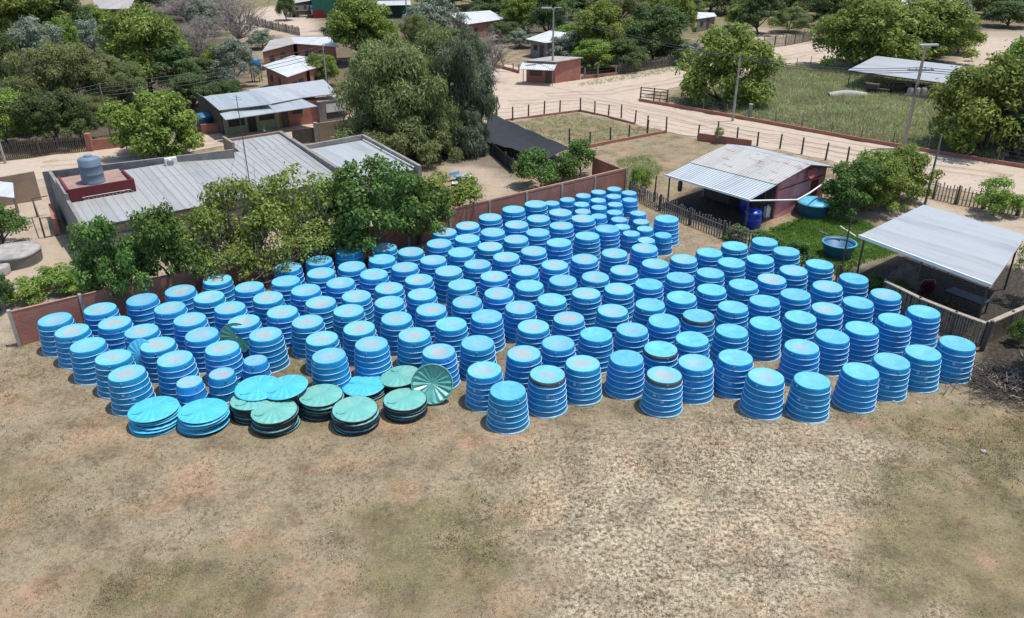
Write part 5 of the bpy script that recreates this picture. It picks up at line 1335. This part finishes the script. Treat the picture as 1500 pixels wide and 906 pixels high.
tree('dark', 1588, 560, 370, 92, 'dark tree at the right frame edge shading the stick fence corner', base_frac=.4)
for i, (x, y, yt, hw, k, l) in enumerate((
    (1010, 30, -6, 30, 'mesquite', 'olive tree left of the timber shack at the top edge'), (1085, 40, 6, 26, 'fresh', 'green tree right of the timber shack'),
    (1155, 48, 10, 30, 'mesquite', 'olive tree behind the upper right board fence'), (1215, 40, -10, 34, 'dark', 'dark tree left of the wide bright tree'),
    (1475, 40, 2, 36, 'dark', 'dark tree above the far sandy road at right'), (1400, 52, 12, 30, 'mesquite', 'olive tree left of the sandy clearing'),
    (1330, 20, -16, 34, 'dark', 'dark tree behind the far white roof'), (1260, 12, -24, 36, 'mesquite', 'olive tree at the top edge right of centre'),
    (740, 14, -22, 36, 'dark', 'dark tree at the top edge above the peaked roof'), (640, 8, -26, 36, 'mesquite', 'olive tree behind the light green one by the hall'),
    (300, 52, 0, 30, 'silver', 'pale scrubby tree left of the greyish purple tree'), (385, 72, 44, 22, 'silver', 'pale scrub by the far road bend'),
    (320, 100, 66, 26, 'fresh', 'green scrub behind the palm-like tree'), (960, 20, -16, 36, 'fresh', 'green tree along the top edge left of the shack'))):
    tree(k, x, y, yt, hw, l, base_frac=.03)
p_ = at(1478, 566); t_ = thing('brush_pile', 'dry dark brush pile with pale litter below the leaning stick fence', 'brush pile', (p_.x, p_.y, 0))
mb = MB()
for i in range(220):
    x, y = random.gauss(0, 1.3), random.gauss(0, .9); a = random.uniform(0, 6.28); l = random.uniform(.5, 1.4); z = random.uniform(0, .5)
    mb.tube([(x, y, z), (x + l * math.cos(a), y + l * math.sin(a), z + random.uniform(-.1, .5))], [.022, .01], 4, cap=False)
mb.build('branches', M['wood_dark'], t_)
mb = MB()
for i in range(140):
    x, y = random.gauss(0, 1.5), random.gauss(0, 1.0); a = random.uniform(0, 6.28); l = random.uniform(.3, .8); z = random.uniform(.05, .45)
    mb.tube([(x, y, z), (x + l * math.cos(a), y + l * math.sin(a), z + random.uniform(-.1, .3))], [.02, .008], 4, cap=False)
mb.build('dry_sticks', M['wood_pale'], t_)

for i, (x, y, yt, hw, k, l) in enumerate((
    (1060, 22, -18, 34, 'dark', 'dark tree behind the timber shack at the top edge'), (1130, 12, -20, 40, 'mesquite', 'olive tree at the top edge beyond the dark trunked one'),
    (1205, 16, -20, 44, 'fresh', 'green tree at the top edge left of the bright pair'), (870, 28, -20, 48, 'dark', 'dark tree along the top edge behind the bright middle one'),
    (930, 12, -24, 50, 'mesquite', 'wide olive tree at the top edge right of the lamp'), (820, 12, -24, 44, 'fresh', 'green tree at the top edge by the lamp head'),
    (1425, 12, -20, 44, 'fresh', 'green tree at the top edge above the sandy clearing'), (1490, 18, -16, 44, 'dark', 'dark tree at the upper right frame corner'),
    (560, 14, -20, 20, 'fresh', 'green tree top before the hall roof'), (1010, 96, 62, 26, 'silver', 'greyish scrub at the end of the grey board fence'),
    (760, 70, 44, 22, 'silver', 'grey scrub left of the worn pale roof'), (330, 20, -18, 40, 'twig', 'bare grey tree crown at the top edge by the far road'),
    (270, 30, -14, 36, 'twig', 'bare pale tree crown right of the upper left house'), (255, 20, -22, 30, 'silver', 'pale tree top beyond the upper left house'))):
    tree(k, x, y, yt, hw, l, base_frac=.03)

tree('mesquite', 598, 230, 150, 86, 'low drooping olive foliage at the foot of the wide mesquite', base_frac=-.25)
tree('mesquite', 648, 226, 140, 52, 'olive foliage mass low between the two big middle trees', base_frac=-.25)
tree('bluish', 686, 226, 150, 34, 'low blue green foliage at the foot of the drooping tree', base_frac=-.25)
tree('thin_citrus', 1052, 211, 186, 9, 'tiny sapling by the low brown wall behind the pink house', 'sapling', 'sapling', .3)

tree('fresh', 1274, 308, 228, 54, 'middle tree of the clump beside the domed blue tank', base_frac=-.05)
TANK_ROWS = {
    1: [(-23.58, 36.48, 0.6, 0), (-21.83, 37.67, 0.75, 0), (-20.03, 38.77, 0.35, 0), (-18.4, 39.88, 0.9, 0), (-16.78, 41.25, 0.9, 0), (-13.23, 43.13, 0.6, 0), (-11.61, 44.15, 0.35, 0), (-10.06, 45.46, 0.35, 0), (-8.0, 46.13, 0.35, 0), (-4.41, 48.68, 0.9, 0), (-2.94, 49.9, 1.0, 0), (-1.5, 51.59, 0.75, 0), (0.12, 53.01, 0.35, 0), (1.72, 54.14, 0.6, 0)],
    2: [(-22.1, 35.23, 1.0, 0), (-20.38, 36.13, 1.0, 0), (-18.16, 37.76, 0.75, 0), (-16.52, 39.04, 0.75, 0), (-14.68, 40.28, 0.6, 0), (-12.88, 41.18, 0.35, 0), (-11.09, 42.18, 0.75, 0), (-9.47, 43.21, 0.6, 0), (-7.85, 44.22, 0.35, 0), (-6.25, 45.35, 0.75, 0), (-4.59, 46.7, 0.75, 0), (-2.87, 47.54, 0.6, 0), (-1.27, 48.62, 0.6, 0), (0.3, 50.09, 0.75, 0), (1.8, 51.33, 0.75, 0), (3.36, 52.47, 0.75, 0)],
    3: [(-20.57, 33.73, 0.35, 0), (-18.58, 35.17, 1.0, 0), (-16.63, 36.44, 0.75, 0), (-14.96, 37.71, 0.9, 0), (-13.29, 38.96, 1.0, 0), (-11.42, 39.9, 0.6, 0), (-9.69, 40.86, 0.6, 0), (-8.01, 41.97, 0.6, 0), (-6.32, 43.06, 0.9, 0), (-4.75, 44.16, 0.75, 0), (-3.15, 45.4, 0.35, 0), (-1.38, 46.33, 1.0, 0), (0.27, 47.48, 0.75, 0), (1.7, 48.75, 0.35, 0), (3.3, 49.81, 0.75, 0), (4.87, 51.23, 1.0, 0)],
    4: [(-18.84, 32.49, 0.75, 0), (-17.22, 33.8, 1.0, 0), (-15.4, 34.8, 0.6, 0), (-13.73, 36.15, 0.9, 0), (-12.06, 37.23, 0.9, 0), (-10.27, 38.26, 1.0, 0), (-8.53, 39.22, 0.75, 0), (-6.87, 40.25, 0.9, 0), (-5.32, 41.37, 0.9, 0), (-3.69, 42.38, 0.6, 0), (-2.06, 43.51, 0.6, 0), (-0.35, 44.51, 0.75, 0), (1.35, 45.62, 0.75, 0), (3.0, 46.74, 0.35, 0), (4.86, 48.05, 0.35, 0), (6.29, 49.4, 0.35, 0)],
    5: [(-17.52, 31.05, 0.9, 2), (-15.87, 32.44, 0.75, 0), (-14.0, 33.43, 1.0, 2), (-12.24, 34.72, 1.0, 0), (-10.47, 36.13, 0.9, 0), (-8.57, 37.28, 0.75, 0), (-6.59, 38.36, 0.6, 0), (-4.95, 39.4, 0.6, 0), (-2.83, 40.58, 0.35, 0), (-1.03, 41.58, 0.9, 0), (0.75, 42.6, 0.6, 0), (2.53, 43.39, 0.9, 0), (4.4, 44.33, 0.75, 0), (6.31, 45.18, 0.6, 0), (8.24, 45.86, 0.75, 0)],
    6: [(-9.36, 34.39, 0.9, 0), (-7.69, 35.41, 1.0, 0), (-5.97, 36.41, 0.75, 0), (-4.25, 37.42, 1.0, 0), (-2.39, 38.32, 0.6, 0), (-0.72, 39.44, 0.75, 0), (0.97, 40.37, 0.35, 0), (2.9, 41.15, 0.35, 0), (4.76, 41.62, 0.6, 0), (6.56, 42.44, 0.75, 0), (8.51, 43.43, 0.55, 0), (10.37, 44.22, 0.55, 0), (12.13, 45.23, 0.05, 0), (13.98, 46.3, 0, 0), (16.02, 46.96, 0.1, 0)],
    7: [(-8.63, 32.56, 0.6, 0), (-6.82, 33.68, 0.75, 0), (-4.86, 34.67, 0.9, 0), (-3.11, 35.75, 0.35, 0), (-1.32, 36.66, 0.35, 0), (0.42, 37.67, 0.75, 0), (2.13, 38.66, 0.35, 0), (4.05, 39.33, 0.75, 0), (5.93, 39.87, 0.75, 0), (7.71, 40.66, 0, 0), (9.6, 41.51, 0.1, 0), (11.5, 42.18, 0.1, 0), (13.05, 43.52, 0.1, 0), (14.99, 44.19, 0.05, 0), (16.87, 45.24, 0.1, 0)],
    8: [(-3.48, 33.03, 1.0, 0), (-1.69, 33.88, 0.35, 0), (1.09, 35.54, 0.75, 0), (2.95, 36.41, 1.0, 0), (5.27, 37.29, 0.6, 0), (7.38, 38.05, 0.1, 0), (9.21, 38.88, 0.1, 0), (11.05, 39.84, 0.05, 0), (12.94, 40.42, 0.1, 0), (14.76, 41.2, 0.9, 0), (16.41, 42.43, 0.55, 0), (18.24, 43.34, 0.05, 0)],
    9: [(-1.24, 31.31, 0.75, 2), (0.57, 32.83, 1.0, 0), (2.24, 33.77, 0.35, 0), (4.14, 34.61, 0, 0), (6.0, 35.17, 0.35, 0), (7.79, 36.16, 0.1, 0), (9.67, 36.7, 0.05, 1), (11.67, 37.6, 0.1, 0), (13.59, 38.37, 0.1, 0), (15.54, 39.21, 0.1, 0), (17.61, 40.21, 0.55, 0), (19.42, 41.17, 0, 0)],
    10: [(-0.2, 29.62, 0, 2), (1.57, 30.85, 0.6, 3), (3.27, 31.8, 0.9, 2), (5.36, 32.29, 0, 0), (7.1, 33.21, 0, 1), (8.84, 34.14, 0, 0), (10.92, 34.91, 0, 0), (12.86, 35.74, 0, 0), (14.83, 36.41, 0.05, 0), (16.55, 37.34, 0.9, 0), (18.53, 38.22, 0.05, 0), (20.38, 39.11, 0.55, 0)],
    11: [(6.87, 30.79, 0.9, 3), (8.53, 31.87, 0.55, 2), (10.48, 32.28, 0.1, 2), (13.98, 33.37, 0.55, 0), (15.74, 34.34, 0.05, 0), (17.62, 35.31, 0.1, 0), (19.61, 36.16, 0, 0), (21.46, 36.97, 0, 0)],
    12: [(11.41, 30.61, 0.55, 0), (13.42, 30.34, 0.1, 2), (15.86, 31.12, 0.1, 0), (17.67, 32.04, 0.05, 2), (19.53, 32.8, 0.1, 2), (21.48, 33.58, 0.05, 2)],
    21: [(2.96, 55.94, 0.6, 0), (4.17, 56.67, 0.9, 0), (5.38, 57.51, 0.9, 0), (6.64, 58.51, 0.9, 0), (7.93, 59.2, 0.35, 0)],
    22: [(5.12, 55.63, 0.6, 0), (6.42, 56.4, 0.9, 0), (7.69, 57.45, 0.9, 0), (8.94, 58.12, 0.6, 0)],
    23: [(5.08, 53.98, 0.9, 0), (6.33, 54.89, 0.6, 0), (7.59, 55.61, 0.9, 0), (8.79, 56.55, 0.6, 0)],
    24: [(6.13, 52.98, 0.35, 0), (7.34, 53.79, 0.35, 0)],
    25: [(7.48, 52.38, 0.75, 0), (8.97, 53.54, 0.75, 0)],
    26: [(7.5, 50.97, 0.6, 0), (8.96, 51.95, 1.0, 0)],
    27: [(7.96, 49.62, 0.6, 0), (9.04, 50.54, 0.6, 0)],
    28: [(8.77, 48.42, 0.9, 0), (10.02, 49.33, 0.1, 0)],
    30: [(-14.82, 31.15, 0.6, 0), (-13.57, 31.82, 0.75, 0), (-12.38, 33.06, 0.35, 0)],
    31: [(10.56, 51.21, 0.1, 0)],
}
# ------------------------------------------------------------------ water tanks standing mouth down
TANK_H, R_TOP, R_FOOT = 1.70, .80, .95
SMALL_H, SR_TOP, SR_FOOT = 1.20, .575, .70
def tank_meshes(key, H, rt, rf, hoops):
    D = {}
    rad = lambda z: rf + (rt - rf) * z / H
    mb = MB(); prof = [(rad(0), 0.0)]
    zs = [H * f for f in hoops]
    for z in zs: prof += [(rad(z) + .004, z - .05), (rad(z) + .010, z), (rad(z) - .004, z + .03)]
    prof = sorted(prof, key=lambda p: p[1]) + [(rad(H) + .004, H - .05), (rad(H) - .01, H - .012), (rad(H) - .05, H - .004)]
    mb.lathe(prof, 44); D['shell'] = mb.mesh(key + '_shell', M['tank_blue'])
    r = random.Random(5); ph = [r.uniform(0, 6.28) for _ in range(6)]
    def wob(q, a): return .012 * math.sin(3 * a + ph[0]) * (q / rt) + .010 * math.sin(5 * a + ph[1]) * math.sin(7 * q + ph[2])
    D['panel'] = []
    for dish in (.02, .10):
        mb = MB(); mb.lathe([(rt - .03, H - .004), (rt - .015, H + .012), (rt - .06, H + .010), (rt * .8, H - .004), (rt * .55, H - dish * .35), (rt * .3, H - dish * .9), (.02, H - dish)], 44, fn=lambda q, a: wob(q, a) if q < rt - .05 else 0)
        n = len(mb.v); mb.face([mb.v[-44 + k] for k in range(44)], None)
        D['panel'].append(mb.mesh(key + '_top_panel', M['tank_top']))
    D['hoop'] = []
    for z in zs:
        mb = MB(); q = rad(z); mb.lathe([(q + .002, z - .012), (q + .022, z - .006), (q + .024, z + .004), (q + .004, z + .009)], 44, fn=lambda qq, a, s=z: .007 * math.sin(2 * a + s * 9) + .005 * math.sin(5 * a + s * 4))
        D['hoop'].append(mb.mesh(key + '_hoop', M['hoop']))
    mb = MB(); mb.lathe([(rf - .01, .045), (rf + .03, .035), (rf + .055, .006), (rf + .05, .0)], 44, fn=lambda q, a: .008 * math.sin(4 * a))
    D['foot'] = mb.mesh(key + '_foot_rim', M['foot_rim'])
    mb = MB(); q = rad(H - .1); mb.tube([(0, -q + .03, H - .10), (0, -q - .04, H - .105)], [.032, .028], 10); mb.tube([(0, -q + .01, H - .10), (0, -q - .012, H - .10)], [.05, .048], 10)
    D['fit'] = mb.mesh(key + '_drain_fitting', M['fitting'])
    mb = MB(); mb.lathe([(rad(H - .17) + .013, H - .17), (rad(H - .1) + .014, H - .1), (rad(H - .012) + .004, H - .012), (rad(H) - .03, H + .003)], 44)
    D['band'] = mb.mesh(key + '_dark_band', M['tank_grime'])
    # faded print: an emblem and two lines of worn lettering, laid on the curve of the side
    mb = MB(); r = random.Random(9)
    def patch(a0, a1, z0, z1):
        for k in range(2):
            b0 = a0 + (a1 - a0) * k / 2; b1 = a0 + (a1 - a0) * (k + 1) / 2
            P = lambda a, z: ((rad(z) + .012) * math.sin(a), -(rad(z) + .012) * math.cos(a), z)
            mb.face([P(b0, z0), P(b1, z0), P(b1, z1), P(b0, z1)])
    if H > 1.5:
        for cx, cz in ((-.34, .98), (.10, .72)):
            for i in range(4):
                for j in range(4):
                    if r.random() < .72: patch(cx + i * .042, cx + i * .042 + .038, cz + j * .037, cz + j * .037 + .034)
        for x0, z0, nn, hh in ((-.08, 1.05, 8, .05), (-.08, .97, 6, .045), (-.42, .80, 9, .05), (-.30, .47, 14, .05)):
            a = x0
            for i in range(nn):
                w = r.choice([.022, .03, .036])
                if r.random() < .85:
                    patch(a, a + w * .35, z0, z0 + hh); patch(a + w * .35, a + w, z0 + hh * .75, z0 + hh)
                    if r.random() < .5: patch(a + w * .35, a + w, z0, z0 + hh * .22)
                a += w + .014
        D['print'] = mb.mesh(key + '_print', M['print'])
    return D
TL = tank_meshes('tank', TANK_H, R_TOP, R_FOOT, (.165, .335, .505, .675, .845))
TS = tank_meshes('small_tank', SMALL_H, SR_TOP, SR_FOOT, (.36, .70))

def tank(x, y, D, label, dust, flags, group, small=False):
    ang = math.atan2(y, x) - math.pi / 2
    rz = ang + (random.uniform(-.5, .5) if flags & 2 else random.uniform(-2.6, 2.6))
    o = thing('water_tank', label, 'water tank', (x, y, 0), rz, group)
    sc = random.uniform(.965, 1.02)
    o.scale = (random.uniform(.985, 1.012),) * 2 + (sc,)
    o.rotation_euler = (random.gauss(0, .009), random.gauss(0, .009), rz)
    link('shell', D['shell'], o)
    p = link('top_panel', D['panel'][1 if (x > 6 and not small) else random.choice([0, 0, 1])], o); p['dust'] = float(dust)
    p.rotation_euler = (0, 0, random.uniform(0, 6.28))
    for h in D['hoop']:
        q = link('hoop', h, o); q.rotation_euler = (random.uniform(-.006, .006), random.uniform(-.006, .006), random.uniform(0, 6.28))
    link('foot_rim', D['foot'], o)
    f = link('drain_fitting', D['fit'], o); f.rotation_euler = (0, 0, ang - rz + random.uniform(-1.2, 1.2))
    if flags & 1: tag(link('dark_band', D['band'], o), 'blackened band under the top edge')
    if flags & 2 and not small: link('printed_lettering', D['print'], o)
    return o

ROWNAME = {1: 'row along the brick wall', 2: 'second row from the brick wall', 3: 'third row from the brick wall', 4: 'fourth row from the brick wall',
           5: 'fifth row from the brick wall', 6: 'sixth row from the brick wall', 7: 'sixth row from the front', 8: 'fifth row from the front', 9: 'fourth row from the front',
           10: 'third row from the front', 11: 'second row from the front', 12: 'front row of the tanks'}
SROW = {21: 'rearmost row', 22: 'second row from the rear', 23: 'third row from the rear', 24: 'fourth row from the rear',
        25: 'fifth row from the rear', 26: 'sixth row from the rear', 27: 'seventh row from the rear', 28: 'eighth row from the rear'}
for r_, L_ in TANK_ROWS.items():
    for i, (x, y, dust, fl) in enumerate(L_):
        n_ = len(L_)
        if r_ < 20:
            look = 'grimy black-rimmed' if fl & 1 else ('dusty-topped' if dust > .5 else 'clean-topped' if dust < .3 else 'faintly dusty')
            if i == 0: w = 'leftmost in the'
            elif i == n_ - 1: w = 'rightmost in the'
            else: w = WORDS[i + 1] + ' from left in the'
            tank(x, y, TL, f'{look} big ribbed tank, {w} {ROWNAME[r_]}', dust, fl, 'big ribbed water tanks packed in rows')
        elif r_ < 30:
            tank(x, y, TS, f'small blue tank, {WORDS[i + 1]} from left in the {SROW[r_]} of small tanks', dust * .5, 0, 'small water tanks at the rear', True)
        elif r_ == 30:
            tank(x, y, TS, ['short blue tank directly behind the two all-blue lid stacks, leftmost of three', 'short blue tank behind the gap beside the blue lid stacks, middle of three',
                            'short blue tank behind the two loose blue lids, rightmost of three'][i] if i != 1 else 'short blue tank between two other short tanks behind the lid stacks', dust, 0, 'short water tanks behind the lids', True)
        else:
            tank(x, y, TL, 'tall ribbed blue tank standing apart between the small rear tanks and picket fence', dust, fl, 'big ribbed water tanks packed in rows')

# ------------------------------------------------------------------ tank lids
def lid_meshes(top, skirt, dep=.10, cr=.016, rise=1.0, lip=0):
    out = []
    NS = 32
    def crease(q, a):
        k = round(a / (2 * math.pi / NS)) % 2
        return (cr if k else -cr) * min(1, q / .9) * (1 if q < .97 else 0)
    mb = MB(); prof = ([(1.0, -.028), (1.012, -.014)] if lip else []) + [(1.0 if lip else .985, 0), (.97, .012), (.9, .025), (.6, .06 * rise), (.3, .088 * rise * 1.2 if rise > 1 else .088), (.05, .105 * rise * 1.2 if rise > 1 else .105)]
    mb.lathe(prof, NS, fn=crease, smooth=False)
    mb.face([mb.v[-NS + k] for k in range(NS)])
    panel = mb.mesh('lid_panel', top)
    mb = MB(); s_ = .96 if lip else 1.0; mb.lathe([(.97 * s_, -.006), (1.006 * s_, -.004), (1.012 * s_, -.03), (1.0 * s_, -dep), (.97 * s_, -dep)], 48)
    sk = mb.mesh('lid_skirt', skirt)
    mb = MB()
    rows = []
    for rr, z in ((.23, 0), (.222, .022), (.19, .026), (.02, .03)):
        rows.append([(.62 + rr * math.cos(t), rr * math.sin(t), .068 + z - (rr * math.cos(t)) * .09) for t in [k * 2 * math.pi / 22 for k in range(22)]])
    mb.grid(rows, True, 0, False); mb.face(rows[-1])
    hat = mb.mesh('lid_hatch', top)
    return panel, sk, hat
LIDS = {'blue': lid_meshes(M['lid_blue'], M['skirt_shade_navy'], .10, lip=1), 'dark': lid_meshes(plain('lid_dark_teal', (.012, .09, .085), .4, .2, 2), M['skirt_shade_navy'], .05, .04), 'green': lid_meshes(M['lid_green'], M['skirt_shade_navy']), 'teal': lid_meshes(M['lid_teal'], M['lid_teal'], .05, .045, 2.2)}
def lid(col, loc, D, rot, label, group, hatch=True):
    o = thing('tank_lid', label, 'tank lid', loc, 0, group)
    o.rotation_euler = rot; o.scale = (D / 2 * random.uniform(.985, 1.015), D / 2 * random.uniform(.985, 1.015), random.uniform(.75, 1.15) if col != 'teal' else 1.0)
    p, s, h = LIDS[col]
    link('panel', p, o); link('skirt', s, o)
    if hatch: link('hatch', h, o)
    return o
def lid_stack(px, py, n, D, cols, desc, step=.105, jit=.05, spread=0.0):
    ztop = n * step
    b = at(px, py, ztop)
    for i in range(n):                      # from the bottom
        col = cols[min(i, len(cols) - 1)]
        k = n - i
        word = 'topmost' if k == 1 else 'lowest' if i == 0 else WORDS[k] + ' from the top'
        j = jit * (1 if i < n - 1 else .2)
        dx, dy = random.uniform(-j, j), random.uniform(-j, j)
        lid(col, (b.x + dx, b.y + dy, .09 + i * step), D * (1 + (spread if i < 2 else 0)), (random.uniform(-.035, .035), random.uniform(-.035, .035), random.uniform(0, 6.28) if k > 1 else random.choice([3.6, 4.0, 2.6])),
            f'{col} lid, {word} in {desc}', 'tank lids stacked in piles', k == 1)
    return b, .09 + n * step
lid_stack(224, 598, 6, 2.1, ['blue'], 'the leftmost all-blue lid stack', .13, .11, .06)
lid_stack(297, 601, 7, 2.08, ['blue'], 'the all-blue stack second from left', .105, .09, .07)
bC, zC = lid_stack(371, 583, 7, 2.05, ['green'], 'the green stack under two loose blue lids', .115, .06)
p_ = at(378, 568, .98); lid('blue', p_, 2.05, (-.03, .02, 3.9), 'loose blue lid lying left on top of a green lid stack', 'loose tank lids')
p_ = at(415, 567, 1.04); lid('blue', (p_.x + .1, p_.y, p_.z), 2.05, (.02, .10, 3.6), 'loose blue lid sliding off the right of a green lid stack', 'loose tank lids')
lid_stack(401, 601, 7, 2.0, ['green'], 'the frontmost green stack beside the blue ones', .115, .06)
lid_stack(470, 578, 7, 2.0, ['green'], 'the green stack behind the frontmost one', .12, .05)
lid_stack(520, 598, 7, 2.0, ['green'], 'the tall middle green stack', .115, .07)
lid_stack(593, 584, 6, 1.95, ['green'], 'the rightmost green stack', .12, .03)
lid_stack(533, 564, 4, 2.0, ['green', 'green', 'green', 'blue'], 'the rear mixed stack with creased blue top', .105, .08)
p_ = at(586, 551, .55); lid('green', p_, 1.95, (-.10, .04, 2.0), 'flat green lid tilted in the rear beside the upright pleated lid', 'loose tank lids')
p_ = at(633, 563, .92); lid('teal', p_, 1.9, (math.radians(-116), 0, math.radians(6)), 'pleated shiny teal lid leaning upright against a blue tank', 'loose tank lids', False)
p_ = at(346, 496, 1.2); lid('dark', p_, 1.7, (math.radians(38), math.radians(24), .3), 'dark teal lid wedged between tanks in the left block', 'loose tank lids', False)
p_ = at(207, 521, 1.05); lid('blue', p_, 1.6, (math.radians(60), math.radians(-42), .2), 'blue lid jammed on edge between two left tanks', 'loose tank lids', False)
